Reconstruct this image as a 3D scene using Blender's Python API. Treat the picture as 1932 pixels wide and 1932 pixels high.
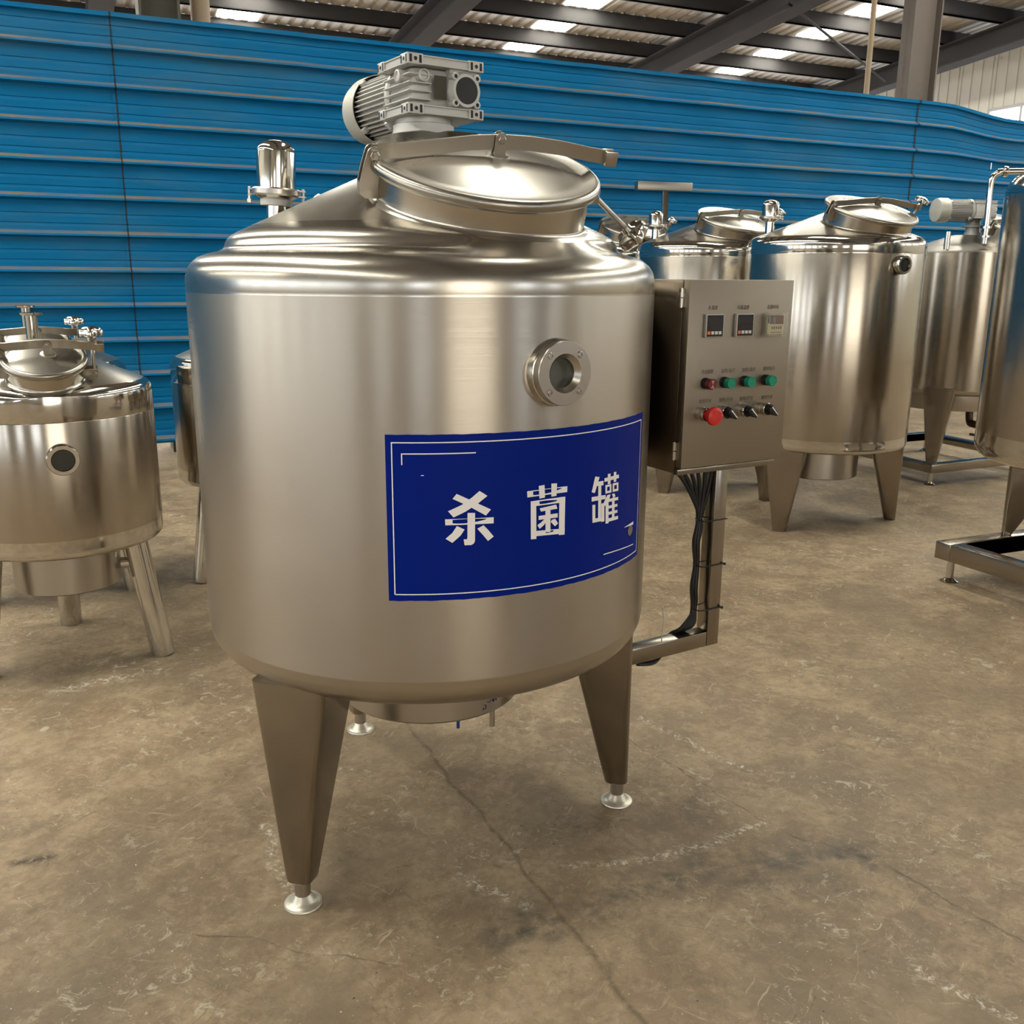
import bpy, bmesh, math, random
from mathutils import Vector, Matrix
random.seed(7)
PI = math.pi
sc = bpy.context.scene
COL = sc.collection
for o in list(bpy.data.objects):
    bpy.data.objects.remove(o)

# ------------------------------------------------------------------ camera, world, exposure
P, RL, FOC = .2430, -.0069, 1790.0
_f = Vector((0, math.cos(P), -math.sin(P))); _r = Vector((1, 0, 0)); _d = Vector((0, -math.sin(P), -math.cos(P)))
rt = math.cos(RL) * _r + math.sin(RL) * _d
dn = -math.sin(RL) * _r + math.cos(RL) * _d
cam = bpy.data.cameras.new('camera'); camo = bpy.data.objects.new('camera', cam); COL.objects.link(camo)
m = Matrix.Identity(4)
for i in range(3):
    m[i][0] = rt[i]; m[i][1] = -dn[i]; m[i][2] = -_f[i]
m[2][3] = 1.2
camo.matrix_world = m
cam.sensor_width = 36; cam.sensor_fit = 'HORIZONTAL'; cam.lens = FOC / 1932 * 36
cam.clip_start = .02; cam.clip_end = 200
sc.camera = camo
w = bpy.data.worlds.new('world'); sc.world = w; w.use_nodes = True
w.node_tree.nodes['Background'].inputs[0].default_value = (.75, .85, 1, 1)
w.node_tree.nodes['Background'].inputs[1].default_value = 1.0
vs = sc.view_settings
vs.view_transform = 'Standard'; vs.look = 'None'; vs.gamma = 1; vs.use_curve_mapping = False
vs.exposure = 0.78
SKYLIGHT = 16.0     # daylight through the translucent roof sheets
WINDOW = 3.3        # daylight through the windows; also drives the added far panes
sc.cycles.max_bounces = 7; sc.cycles.diffuse_bounces = 3; sc.cycles.glossy_bounces = 5
sc.cycles.use_adaptive_sampling = True; sc.cycles.adaptive_threshold = .07; sc.cycles.adaptive_min_samples = 12; sc.cycles.light_sampling_threshold = .03; sc.cycles.use_denoising = True
sc.cycles.sample_clamp_indirect = 6; sc.cycles.caustics_reflective = False; sc.cycles.caustics_refractive = False

# ------------------------------------------------------------------ materials
def nt(name):
    m = bpy.data.materials.new(name); m.use_nodes = True
    n = m.node_tree.nodes; return m, n, m.node_tree.links, n['Principled BSDF']
def simple(name, col, rough=.5, metal=0., spec=.5, coat=0.):
    m, n, l, b = nt(name)
    b.inputs['Base Color'].default_value = (*col, 1); b.inputs['Roughness'].default_value = rough
    b.inputs['Metallic'].default_value = metal; b.inputs['Specular IOR Level'].default_value = spec
    if coat: b.inputs['Coat Weight'].default_value = coat
    tc = n.new('ShaderNodeTexCoord'); no = n.new('ShaderNodeTexNoise'); no.inputs['Scale'].default_value = 18
    l.new(tc.outputs['Object'], no.inputs['Vector'])
    mr = n.new('ShaderNodeMapRange'); mr.inputs[3].default_value = rough * .85; mr.inputs[4].default_value = min(1, rough * 1.15)
    l.new(no.outputs['Fac'], mr.inputs[0]); l.new(mr.outputs[0], b.inputs['Roughness'])
    return m
def emit(name, col, s):
    m, n, l, b = nt(name); n.remove(b)
    e = n.new('ShaderNodeEmission'); e.inputs[0].default_value = (*col, 1); e.inputs[1].default_value = s
    l.new(e.outputs[0], n['Material Output'].inputs[0]); return m
def steel(name, col, rough, aniso=0., grain=None, bump=0., blot=.03, wob=0.):
    m, n, l, b = nt(name)
    b.inputs['Metallic'].default_value = 1
    tc = n.new('ShaderNodeTexCoord'); mp = n.new('ShaderNodeMapping'); l.new(tc.outputs['Object'], mp.inputs[0])
    mp.inputs['Scale'].default_value = grain or (3, 3, 3)
    no = n.new('ShaderNodeTexNoise'); no.inputs['Scale'].default_value = 1; no.inputs['Detail'].default_value = 4
    l.new(mp.outputs[0], no.inputs['Vector'])
    n2 = n.new('ShaderNodeTexNoise'); n2.inputs['Scale'].default_value = 5; n2.inputs['Detail'].default_value = 5; l.new(tc.outputs['Object'], n2.inputs['Vector'])
    a = n.new('ShaderNodeMath'); a.operation = 'MULTIPLY_ADD'; a.inputs[1].default_value = .10 if aniso else .04; a.inputs[2].default_value = rough - (.05 if aniso else .02)
    l.new(no.outputs['Fac'], a.inputs[0])
    a2 = n.new('ShaderNodeMath'); a2.operation = 'MULTIPLY_ADD'; a2.inputs[1].default_value = blot * 2; l.new(n2.outputs['Fac'], a2.inputs[0]); l.new(a.outputs[0], a2.inputs[2])
    l.new(a2.outputs[0], b.inputs['Roughness'])
    cr = n.new('ShaderNodeMix'); cr.data_type = 'RGBA'
    cr.inputs[6].default_value = (*[c * .93 for c in col], 1); cr.inputs[7].default_value = (*[min(1, c * 1.05) for c in col], 1)
    l.new(n2.outputs['Fac'], cr.inputs[0]); l.new(cr.outputs[2], b.inputs['Base Color'])
    if aniso:
        b.inputs['Anisotropic'].default_value = aniso
        tg = n.new('ShaderNodeTangent'); tg.direction_type = 'RADIAL'; tg.axis = 'Z'; b.inputs['Anisotropic Rotation'].default_value = .25; l.new(tg.outputs[0], b.inputs['Tangent'])
    last = None
    if bump:
        bp = n.new('ShaderNodeBump'); bp.inputs['Strength'].default_value = bump; bp.inputs['Distance'].default_value = .0004
        l.new(no.outputs['Fac'], bp.inputs['Height']); last = bp
    if wob:
        n3 = n.new('ShaderNodeTexNoise'); n3.inputs['Scale'].default_value = 4.5; n3.inputs['Detail'].default_value = 1; l.new(tc.outputs['Object'], n3.inputs['Vector'])
        b2 = n.new('ShaderNodeBump'); b2.inputs['Strength'].default_value = wob; b2.inputs['Distance'].default_value = .01
        l.new(n3.outputs['Fac'], b2.inputs['Height'])
        if last: l.new(last.outputs[0], b2.inputs['Normal'])
        last = b2
    if last: l.new(last.outputs[0], b.inputs['Normal'])
    return m
SC = (.445, .403, .345)
S_BRUSH = steel('brushed_steel_shell', SC, .30, aniso=.75, grain=(3, 3, 700), bump=.10, wob=.06)
S_BRUSH2 = steel('streaky_brushed_steel_shell', SC, .17, aniso=.6, grain=(3, 3, 700), bump=.05, wob=.10)
S_POL = steel('polished_steel', (.60, .575, .53), .07, wob=.03)
S_DISH = steel('satin_pressed_steel', (.49, .455, .40), .19, wob=.10, blot=.05)
S_LID = steel('satin_lid_steel', (.37, .345, .305), .20, wob=.05, blot=.08)
S_CONE = steel('satin_cone_steel', (.47, .435, .375), .25, blot=.05)
S_SAT = steel('satin_steel', (.47, .435, .385), .27)
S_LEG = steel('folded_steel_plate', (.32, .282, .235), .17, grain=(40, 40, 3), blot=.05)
S_BAR = steel('ground_steel_bar', (.42, .39, .34), .27, grain=(30, 30, 30), bump=.2, blot=.10)
S_CAB = steel('cabinet_steel', (.31, .265, .21), .42, grain=(4, 4, 500))
S_DARK = simple('dark_recess', (.012, .011, .010), .5)
CAST = simple('cast_aluminium_paint', (.62, .61, .57), .45, metal=.25)
CASTW = simple('pale_fan_cover_paint', (.60, .58, .50), .42, metal=.2)
RUBBER = simple('black_rubber', (.008, .008, .009), .5)
BLACK = simple('black_plastic', (.010, .010, .011), .28)
WHITEP = simple('white_gasket', (.88, .84, .76), .5)
SIGN = simple('blue_sign_film', (.0, .013, .21), .45, spec=.08)
WHITE = simple('white_film', (.92, .90, .89), .45)
INK = simple('engraved_brown_ink', (.07, .045, .03), .6)
GREYP = simple('grey_bezel', (.50, .47, .41), .5)
ORANGE = simple('orange_button', (.8, .20, .06), .5)
BTN = simple('white_button', (.7, .68, .65), .5)
SEG = simple('unlit_segments', (.055, .03, .032), .4)
REDSCR = simple('dark_red_display', (.12, .02, .018), .25)
BEIGE = simple('beige_plastic', (.58, .49, .30), .5)
REDL = simple('dark_red_lens', (.17, .006, .018), .22, coat=.5)
GREENL = simple('green_lens', (.0, .26, .155), .28, coat=.3)
REDB = simple('red_mushroom_plastic', (.62, .022, .018), .38)
BLUEM = simple('blue_marker', (.01, .02, .16), .6)
BLUEP = simple('blue_plastic', (.0, .035, .25), .4)
PLATE = simple('dark_name_plate', (.07, .06, .04), .4, metal=.6)
CREAM = simple('cream_plastic_tie', (.75, .70, .58), .5)
CAPDARK = simple('dark_output_seal', (.022, .021, .020), .55)
def glassy(name, col, rough, alpha):
    m, n, l, b = nt(name)
    b.inputs['Base Color'].default_value = (*col, 1); b.inputs['Roughness'].default_value = rough
    b.inputs['Alpha'].default_value = alpha; b.inputs['Specular IOR Level'].default_value = .8
    return m
CLEAR = glassy('clear_plastic_cover', (.7, .68, .58), .08, .13)
PORTG = glassy('sight_glass', (.05, .065, .055), .04, .62)

# ------------------------------------------------------------------ mesh helpers
Z3 = Vector((0, 0, 1))
def frame(origin, x, y, z):
    M = Matrix.Identity(4)
    for i in range(3):
        M[i][0] = x[i]; M[i][1] = y[i]; M[i][2] = z[i]; M[i][3] = origin[i]
    return M
def basis(z, hint=None):
    z = Vector(z).normalized()
    h = Vector(hint) if hint is not None else (Vector((1, 0, 0)) if abs(z.x) < .9 else Vector((0, 1, 0)))
    x = (h - z * h.dot(z)).normalized()
    return x, z.cross(x), z
class MB:
    def __init__(s): s.v = []; s.f = []; s.m = []; s.mat = 0
    def add(s, vs, fs, M=None):
        b = len(s.v)
        s.v += [tuple(M @ Vector(p)) if M is not None else tuple(p) for p in vs]
        s.f += [tuple(b + i for i in f) for f in fs]; s.m += [s.mat] * len(fs)
    def box(s, lo, hi, M=None, bev=0.):
        bm = bmesh.new()
        bmesh.ops.create_cube(bm, size=1)
        for v in bm.verts:
            v.co = Vector([(lo[i] + hi[i]) / 2 + v.co[i] * (hi[i] - lo[i]) for i in range(3)])
        if bev: bmesh.ops.bevel(bm, geom=bm.edges[:], offset=bev, segments=2, affect='EDGES', profile=.5)
        s.bm(bm, M)
    def bm(s, bm, M=None):
        bm.verts.index_update(); s.add([v.co.copy() for v in bm.verts], [[v.index for v in f.verts] for f in bm.faces], M); bm.free()
    def lathe(s, prof, M=None, n=48, a0=0., a1=2 * PI, close=True):
        full = abs(a1 - a0 - 2 * PI) < 1e-6; k = n if full else n + 1
        vs = []; fs = []
        for i in range(k):
            t = a0 + (a1 - a0) * i / n; c, q = math.cos(t), math.sin(t)
            vs += [(r * c, r * q, z) for r, z in prof]
        L = len(prof)
        for i in range(n):
            j = (i + 1) % k
            for p in range(L - 1):
                if prof[p][0] < 1e-7 and prof[p + 1][0] < 1e-7: continue
                fs.append((i * L + p, j * L + p, j * L + p + 1, i * L + p + 1))
        s.add(vs, fs, M)
    def cyl(s, a, b, r, r2=None, n=24, cap=True):
        a, b = Vector(a), Vector(b); r2 = r if r2 is None else r2
        x, y, z = basis(b - a); L = (b - a).length
        pr = [(r, 0), (r2, L)]
        if cap: pr = [(0, 0)] + pr + [(0, L)]
        s.lathe(pr, frame(a, x, y, z), n)
    def tube(s, pts, r, n=10, smooth=True, flat=None):
        pts = [Vector(p) for p in pts]
        if smooth and len(pts) > 2:
            q = []
            for i in range(len(pts) - 1):
                p0 = pts[max(i - 1, 0)]; p1 = pts[i]; p2 = pts[i + 1]; p3 = pts[min(i + 2, len(pts) - 1)]
                for k in range(6):
                    t = k / 6
                    q.append(.5 * ((2 * p1) + (-p0 + p2) * t + (2 * p0 - 5 * p1 + 4 * p2 - p3) * t * t + (-p0 + 3 * p1 - 3 * p2 + p3) * t ** 3))
            pts = q + [pts[-1]]
        vs = []; fs = []; up = None
        for i, p in enumerate(pts):
            d = (pts[min(i + 1, len(pts) - 1)] - pts[max(i - 1, 0)]).normalized()
            if up is None: up = basis(d)[0]
            x = (up - d * up.dot(d)).normalized(); y = d.cross(x); up = x
            vs += [p + (x * math.cos(2 * PI * k / n) + y * math.sin(2 * PI * k / n)) * r for k in range(n)]
        for i in range(len(pts) - 1):
            for k in range(n):
                fs.append((i * n + k, i * n + (k + 1) % n, (i + 1) * n + (k + 1) % n, (i + 1) * n + k))
        fs.append(tuple(range(n))[::-1]); fs.append(tuple((len(pts) - 1) * n + k for k in range(n)))
        s.add(vs, fs)
    def prism(s, poly, h0, h1, M=None, bev=0.):
        bm = bmesh.new()
        a = [bm.verts.new((x, y, h0)) for x, y in poly]; b = [bm.verts.new((x, y, h1)) for x, y in poly]
        n = len(poly)
        bm.faces.new(a[::-1]); bm.faces.new(b)
        for i in range(n): bm.faces.new((a[i], a[(i + 1) % n], b[(i + 1) % n], b[i]))
        bmesh.ops.recalc_face_normals(bm, faces=bm.faces[:])
        if bev: bmesh.ops.bevel(bm, geom=bm.edges[:], offset=bev, segments=2, affect='EDGES', profile=.5)
        s.bm(bm, M)
    def build(s, name, mats, parent=None, sharp=35, **props):
        me = bpy.data.meshes.new(name); me.from_pydata(s.v, [], s.f)
        for mm in (mats if isinstance(mats, (list, tuple)) else [mats]): me.materials.append(mm)
        bm = bmesh.new(); bm.from_mesh(me); bmesh.ops.remove_doubles(bm, verts=bm.verts, dist=1e-6); 
        bm.to_mesh(me); bm.free()
        if len(me.polygons) == len(s.m) and max(s.m or [0]) > 0:
            me.polygons.foreach_set('material_index', s.m)
        elif max(s.m or [0]) > 0:
            bm = None
        me.polygons.foreach_set('use_smooth', [True] * len(me.polygons))
        me.set_sharp_from_angle(angle=math.radians(sharp)); me.update()
        o = bpy.data.objects.new(name, me); COL.objects.link(o)
        if parent: o.parent = parent; 
        for k, v in props.items(): o[k] = v
        return o
def empty(name, label=None, cat=None, group=None, loc=(0, 0, 0)):
    o = bpy.data.objects.new(name, None); COL.objects.link(o); o.location = loc; o.empty_display_size = .1
    if label: o['label'] = label
    if cat: o['category'] = cat
    if group: o['group'] = group
    return o
def struct(o, label=None):
    o['kind'] = 'structure'
    if label: o['label'] = label
    return o
def copy_tree(o, parent=None):
    c = o.copy(); COL.objects.link(c)
    if parent: c.parent = parent
    for ch in list(o.children): copy_tree(ch, c)
    return c
_fonts = {}
def text_mesh(s, size, bold=0., align='CENTER', extr=0.0003):
    cu = bpy.data.curves.new('t', 'FONT'); cu.body = s; cu.size = size; cu.align_x = align; cu.align_y = 'CENTER'
    cu.extrude = extr; cu.offset = bold; cu.resolution_u = 6
    o = bpy.data.objects.new('t', cu); COL.objects.link(o)
    bpy.context.view_layer.update()
    dg = bpy.context.evaluated_depsgraph_get()
    me = bpy.data.meshes.new_from_object(o.evaluated_get(dg))
    vs = [v.co.copy() for v in me.vertices]; fs = [tuple(p.vertices) for p in me.polygons]
    bpy.data.objects.remove(o)
    return vs, fs
def arc_pts(c, r, a0, a1, n):
    return [(c[0] + r * math.cos(math.radians(a0 + (a1 - a0) * i / n)), c[1] + r * math.sin(math.radians(a0 + (a1 - a0) * i / n))) for i in range(n + 1)]

# ------------------------------------------------------------------ setting: hall axes
TH = .424
U = Vector((math.cos(TH), math.sin(TH), 0)); V = Vector((-math.sin(TH), math.cos(TH), 0))
def H(u, v, z=0.): return U * u + V * v + Z3 * z
HM = frame((0, 0, 0), U, V, Z3)
def roofz(v): return 6.0 - .0777 * v
WV = 6.776    # blue partition plane

# floor
def floor_mat():
    m, n, l, b = nt('worn_concrete')
    tc = n.new('ShaderNodeTexCoord')
    def noise(sc_, det=5, rough=.6, dist=0., src=None):
        q = n.new('ShaderNodeTexNoise'); q.inputs['Scale'].default_value = sc_; q.inputs['Detail'].default_value = det; q.inputs['Roughness'].default_value = rough; q.inputs['Distortion'].default_value = dist
        l.new(src or tc.outputs['Object'], q.inputs['Vector']); return q.outputs['Fac']
    def ramp(f, a, b_, c0=0., c1=1.):
        r = n.new('ShaderNodeMapRange'); r.inputs[1].default_value = a; r.inputs[2].default_value = b_; r.inputs[3].default_value = c0; r.inputs[4].default_value = c1; l.new(f, r.inputs[0]); return r.outputs[0]
    def mix(f, a, b_):
        q = n.new('ShaderNodeMix'); q.data_type = 'RGBA'
        if isinstance(f, float): q.inputs[0].default_value = f
        else: l.new(f, q.inputs[0])
        for k, c in ((6, a), (7, b_)):
            if isinstance(c, tuple): q.inputs[k].default_value = (*c, 1)
            else: l.new(c, q.inputs[k])
        return q.outputs[2]
    def math_(op, a, b_):
        q = n.new('ShaderNodeMath'); q.operation = op
        for k, c in ((0, a), (1, b_)):
            if isinstance(c, (int, float)): q.inputs[k].default_value = c
            else: l.new(c, q.inputs[k])
        return q.outputs[0]
    # distorted coordinates for crack and joint lines
    nv = n.new('ShaderNodeTexNoise'); nv.inputs['Scale'].default_value = 9; nv.inputs['Detail'].default_value = 5; l.new(tc.outputs['Object'], nv.inputs['Vector'])
    vsub = n.new('ShaderNodeVectorMath'); vsub.operation = 'SUBTRACT'; vsub.inputs[1].default_value = (.5, .5, .5); l.new(nv.outputs['Color'], vsub.inputs[0])
    vsc = n.new('ShaderNodeVectorMath'); vsc.operation = 'SCALE'; vsc.inputs['Scale'].default_value = .05; l.new(vsub.outputs[0], vsc.inputs[0])
    vad = n.new('ShaderNodeVectorMath'); l.new(tc.outputs['Object'], vad.inputs[0]); l.new(vsc.outputs[0], vad.inputs[1])
    sep = n.new('ShaderNodeSeparateXYZ'); l.new(vad.outputs[0], sep.inputs[0])
    def seg(p, q, wd):
        """1 on the segment p-q, 0 beyond width wd"""
        dx, dy = q[0] - p[0], q[1] - p[1]; L = math.hypot(dx, dy); ux, uy = dx / L, dy / L
        X = math_('SUBTRACT', sep.outputs[0], p[0]); Y = math_('SUBTRACT', sep.outputs[1], p[1])
        t = math_('ADD', math_('MULTIPLY', X, ux), math_('MULTIPLY', Y, uy))
        s = math_('ABSOLUTE', math_('SUBTRACT', math_('MULTIPLY', X, uy), math_('MULTIPLY', Y, ux)), 0)
        t2 = math_('MAXIMUM', math_('SUBTRACT', math_('ABSOLUTE', math_('SUBTRACT', t, L / 2), 0), L / 2), 0)
        d = math_('SQRT', math_('ADD', math_('MULTIPLY', s, s), math_('MULTIPLY', t2, t2)), 0)
        return ramp(d, 0, wd, 1, 0)
    def mx(a, b_): return math_('MAXIMUM', a, b_)
    big = noise(1.1, 4, .55, .3); mid = noise(5.5, 4, .65, .5); fine = noise(38, 4, .7); vf = noise(160, 4, .7)
    col = mix(ramp(big, .35, .68), (.205, .145, .086), (.272, .196, .118))
    col = mix(ramp(mid, .44, .60), col, (.345, .256, .158)); col = mix(ramp(noise(26, 4, .82, .6), .50, .62, 0, .42), col, (.43, .33, .215)); col = mix(ramp(noise(22, 4, .82, .8), .53, .66, 0, .42), col, (.130, .092, .057))
    col = mix(ramp(noise(2.3, 4, .6, .8), .50, .68, 0, .75), col, (.185, .140, .087))
    col = mix(ramp(fine, .45, .75, 0, .55), col, (.15, .115, .078))
    col = mix(ramp(vf, .58, .78, 0, .5), col, (.36, .30, .21))
    for ang, sx_, sy_, t0, wgt in ((.5, 70, 7, .64, .5), (-.9, 90, 9, .66, .45), (1.7, 55, 6, .655, .4)):
        mp_ = n.new('ShaderNodeMapping'); mp_.inputs['Rotation'].default_value = (0, 0, ang); l.new(vad.outputs[0], mp_.inputs[0])
        mq = n.new('ShaderNodeMapping'); mq.inputs['Scale'].default_value = (sx_, sy_, 1); l.new(mp_.outputs[0], mq.inputs[0])
        sk = noise(1.0, 4, .65, .6, mq.outputs[0])
        col = mix(math_('MULTIPLY', math_('MULTIPLY', ramp(sk, t0, t0 + .05), ramp(noise(3.3, 3), .44, .56)), wgt), col, (.56, .47, .33))
        col = mix(math_('MULTIPLY', math_('MULTIPLY', ramp(sk, .36, .30), ramp(noise(2.7, 3), .46, .58)), wgt), col, (.115, .082, .05))
    # wear patches scraped pale, only inside broad zones
    wz = math_('MULTIPLY', ramp(noise(24, 4, .8, 1.2), .57, .64), ramp(noise(2.6, 3, .5), .46, .58))
    col = mix(math_('MULTIPLY', wz, .65), col, (.50, .44, .33))
    dk = math_('MULTIPLY', ramp(noise(30, 4, .75, 1.5), .60, .70), ramp(noise(3.1, 3, .5, .4), .45, .6))
    col = mix(math_('MULTIPLY', dk, .6), col, (.085, .065, .045))
    for sc_, th_, cc_ in ((46, .10, (.62, .56, .44)), (30, .085, (.05, .04, .03)), (85, .13, (.55, .48, .36))):
        v_ = n.new('ShaderNodeTexVoronoi'); v_.inputs['Scale'].default_value = sc_; l.new(vad.outputs[0], v_.inputs['Vector'])
        sel = n.new('ShaderNodeSeparateColor'); l.new(v_.outputs['Color'], sel.inputs[0])
        col = mix(math_('MULTIPLY', math_('MULTIPLY', ramp(v_.outputs['Distance'], th_ * .6, th_, 1, 0), ramp(sel.outputs[0], .80, .84)), ramp(noise(4, 4), .42, .55)), col, cc_)
    # chalk scuffs
    n4 = noise(55, 4, .8, .5)
    scuff = mx(mx(seg((.13, 1.755), (.34, 1.79), 0.0202), seg((.34, 1.79), (.57, 1.92), 0.0216)), mx(seg((-.55, 1.90), (-.50, 1.77), 0.0216), seg((-.50, 1.77), (-.445, 1.67), 0.0216)))
    scuff = mx(scuff, mx(seg((.36, 2.45), (.60, 2.15), 0.0158), seg((-1.35, 2.6), (-1.1, 2.75), 0.0360)))
    scuff = mx(scuff, mx(seg((.73, 1.45), (.95, 1.25), 0.0216), seg((-.10, 1.72), (.03, 1.62), 0.0252)))
    col = mix(math_('MULTIPLY', math_('MULTIPLY', scuff, ramp(n4, .50, .62)), .85), col, (.70, .64, .52))
    # oily stain
    st = mx(mx(seg((.03, 1.60), (.09, 1.57), .10), seg((-.02, 1.53), (.16, 1.60), .06)), mx(seg((.15, 1.62), (.42, 1.76), .07), seg((.5, 1.75), (.75, 1.80), .13)))
    col = mix(math_('MULTIPLY', math_('MULTIPLY', st, ramp(noise(14, 4, .7), .40, .66)), .85), col, (.055, .052, .045))
    sc2 = seg((-1.03, 1.76), (-.97, 1.775), .025)
    col = mix(math_('MULTIPLY', math_('MULTIPLY', sc2, ramp(n4, .42, .5)), .9), col, (.04, .03, .022))
    # saw joint and cracks
    jt = math_('MULTIPLY', mx(seg((-.75, 3.36), (.073, 1.656), .008), seg((.073, 1.656), (.60, .50), .009)), ramp(noise(20, 4, .8), .38, .55, .25, 1))
    col = mix(math_('MULTIPLY', jt, .75), col, (.105, .072, .042))
    ck = mx(mx(seg((.567, 1.94), (.634, 1.876), .006), seg((.634, 1.876), (.764, 1.78), .006)), mx(seg((.80, 1.76), (.943, 1.555), .006), seg((.943, 1.555), (1.1, 1.40), .006)))
    ck = mx(ck, mx(seg((.30, 2.35), (.567, 1.94), .004), seg((-.62, 1.55), (-.20, 1.45), .004)))
    ck = mx(ck, mx(seg((-2.4, 4.25), (-1.4, 4.32), .014), seg((-1.9, 4.6), (-1.75, 4.27), .012)))
    ck = math_('MULTIPLY', ck, ramp(noise(16, 4, .8), .38, .56))
    col = mix(math_('MULTIPLY', ck, .6), col, (.06, .045, .03))
    l.new(col, b.inputs['Base Color'])
    l.new(ramp(mid, .3, .7, .50, .72), b.inputs['Roughness'])
    b.inputs['Specular IOR Level'].default_value = .35
    bp = n.new('ShaderNodeBump'); bp.inputs['Strength'].default_value = .35; bp.inputs['Distance'].default_value = .004
    hh = math_('ADD', math_('MULTIPLY', fine, .6), math_('SUBTRACT', mid, math_('MULTIPLY', mx(jt, ck), .8)))
    l.new(hh, bp.inputs['Height']); l.new(bp.outputs[0], b.inputs['Normal'])
    return m
q = MB(); q.add([H(-12, -9), H(20, -9), H(20, 17.5), H(-12, 17.5)], [(0, 1, 2, 3)])
struct(q.build('floor', floor_mat()), 'worn brown concrete floor with cracks and chalk scuffs')

# blue corrugated partition
def blue_mat():
    m, n, l, b = nt('blue_painted_sheet')
    tc = n.new('ShaderNodeTexCoord'); ge = n.new('ShaderNodeNewGeometry'); sp = n.new('ShaderNodeSeparateXYZ'); l.new(ge.outputs['True Normal'], sp.inputs[0])
    n1 = n.new('ShaderNodeTexNoise'); n1.inputs['Scale'].default_value = 1.3; n1.inputs['Detail'].default_value = 5; n1.inputs['Roughness'].default_value = .65
    mp = n.new('ShaderNodeMapping'); mp.inputs['Scale'].default_value = (.55, .55, 3.2); l.new(tc.outputs['Object'], mp.inputs[0]); l.new(mp.outputs[0], n1.inputs['Vector'])
    n2 = n.new('ShaderNodeTexNoise'); n2.inputs['Scale'].default_value = 2.2; n2.inputs['Detail'].default_value = 8; l.new(tc.outputs['Object'], n2.inputs['Vector'])
    r = n.new('ShaderNodeMapRange'); r.inputs[1].default_value = .5; r.inputs[2].default_value = .74; r.inputs[4].default_value = .6; l.new(n1.outputs['Fac'], r.inputs[0])
    c = n.new('ShaderNodeMix'); c.data_type = 'RGBA'; c.inputs[6].default_value = (.0, .146, .350, 1); c.inputs[7].default_value = (.055, .15, .22, 1); l.new(r.outputs[0], c.inputs[0])
    d = n.new('ShaderNodeMapRange'); d.inputs[1].default_value = .35; d.inputs[2].default_value = .6; l.new(sp.outputs[2], d.inputs[0])
    dd = n.new('ShaderNodeMath'); dd.operation = 'MULTIPLY'; l.new(d.outputs[0], dd.inputs[0]); 
    r2 = n.new('ShaderNodeMapRange'); r2.inputs[1].default_value = .35; r2.inputs[2].default_value = .6; r2.inputs[3].default_value = .35; r2.inputs[4].default_value = 1; l.new(n2.outputs['Fac'], r2.inputs[0]); l.new(r2.outputs[0], dd.inputs[1])
    c2 = n.new('ShaderNodeMix'); c2.data_type = 'RGBA'; l.new(c.outputs[2], c2.inputs[6]); c2.inputs[7].default_value = (.20, .165, .125, 1); l.new(dd.outputs[0], c2.inputs[0])
    l.new(c2.outputs[2], b.inputs['Base Color']); b.inputs['Roughness'].default_value = .55; b.inputs['Specular IOR Level'].default_value = .12
    n3 = n.new('ShaderNodeTexNoise'); n3.inputs['Scale'].default_value = 3; n3.inputs['Detail'].default_value = 2
    l.new(mp.outputs[0], n3.inputs['Vector'])
    bp = n.new('ShaderNodeBump'); bp.inputs['Strength'].default_value = .5; bp.inputs['Distance'].default_value = .02; l.new(n3.outputs['Fac'], bp.inputs['Height']); l.new(bp.outputs[0], b.inputs['Normal'])
    return m
BLUE = blue_mat()
def partition(name, u0, u1, off, label, sag=False, z_lo=.09, mat=None, nu_=None):
    prof = []
    z0 = 2.745; prof += [(-.03, z0 - .005), (-.005, z0), (.024, z0 - .004), (.024, z0 - .030), (.0, z0 - .036)]
    for k in range(0, 12):
        g = 2.525 - .2203 * k        # groove heights
        t = g + .2203
        for a in (.075, .135):
            if k == 0 and a == .075: pass
            prof += [(0, t - a), (-.004, t - a - .002), (-.004, t - a - .004), (0, t - a - .022)]
        prof += [(0, g + .040), (.034, g + .020), (.036, g + .008), (0, g - .004)]
    prof = [p for p in prof if p[1] > z_lo + .01] + [(0, z_lo)]
    nu = 60; vs = []; fs = []; L = len(prof)
    nu = nu_ or nu
    for i in range(nu + 1):
        u = u0 + (u1 - u0) * i / nu
        for o_, z in prof:
            dz = 0
            if sag:
                s = max(0, min(1, (u - 7.25) / .95)); s = s * s * (3 - 2 * s); dz = -.085 * s * max(0, min(1, (z - 2.0) / .7)) + (.05 * max(0, min(1, (u - 8.3) / 1.5)) * max(0, (z - 2) / .7))
            jit = .004 * math.sin(u * 7.3 + z * 9) + .003 * math.sin(u * 17.1 + z * 3)
            vs.append(H(u, WV - o_ - off - jit, z + dz))
    for i in range(nu):
        for p in range(L - 1): fs.append((i * L + p, i * L + p + 1, (i + 1) * L + p + 1, (i + 1) * L + p))
    q = MB(); q.add(vs, fs)
    return struct(q.build(name, mat or BLUE, sharp=12), label)
partition('wall_back', -11.9, .35, .0, 'blue corrugated sheet partition, panel at the far left')
partition('wall_back', .33, 7.0, .006, 'blue corrugated sheet partition, long middle panel')
partition('wall_back', 6.98, 19.9, .001, 'blue corrugated sheet partition with sagging top edge at the right', sag=True)
SEAM = simple('dark_seam', (.004, .018, .035), .7)
partition('trim_1', .344, .353, .009, 'dark lap seam between the left and middle blue panels', mat=SEAM, nu_=1)
partition('trim_1', 6.972, 6.990, .009, 'dark lap seam between the middle and right blue panels', mat=SEAM, nu_=1)
q = MB()
for u in [-11 + 1.5 * i for i in range(21)]:
    q.box((u - .02, WV + .03, 0), (u + .02, WV + .07, 2.7), HM)
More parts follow.
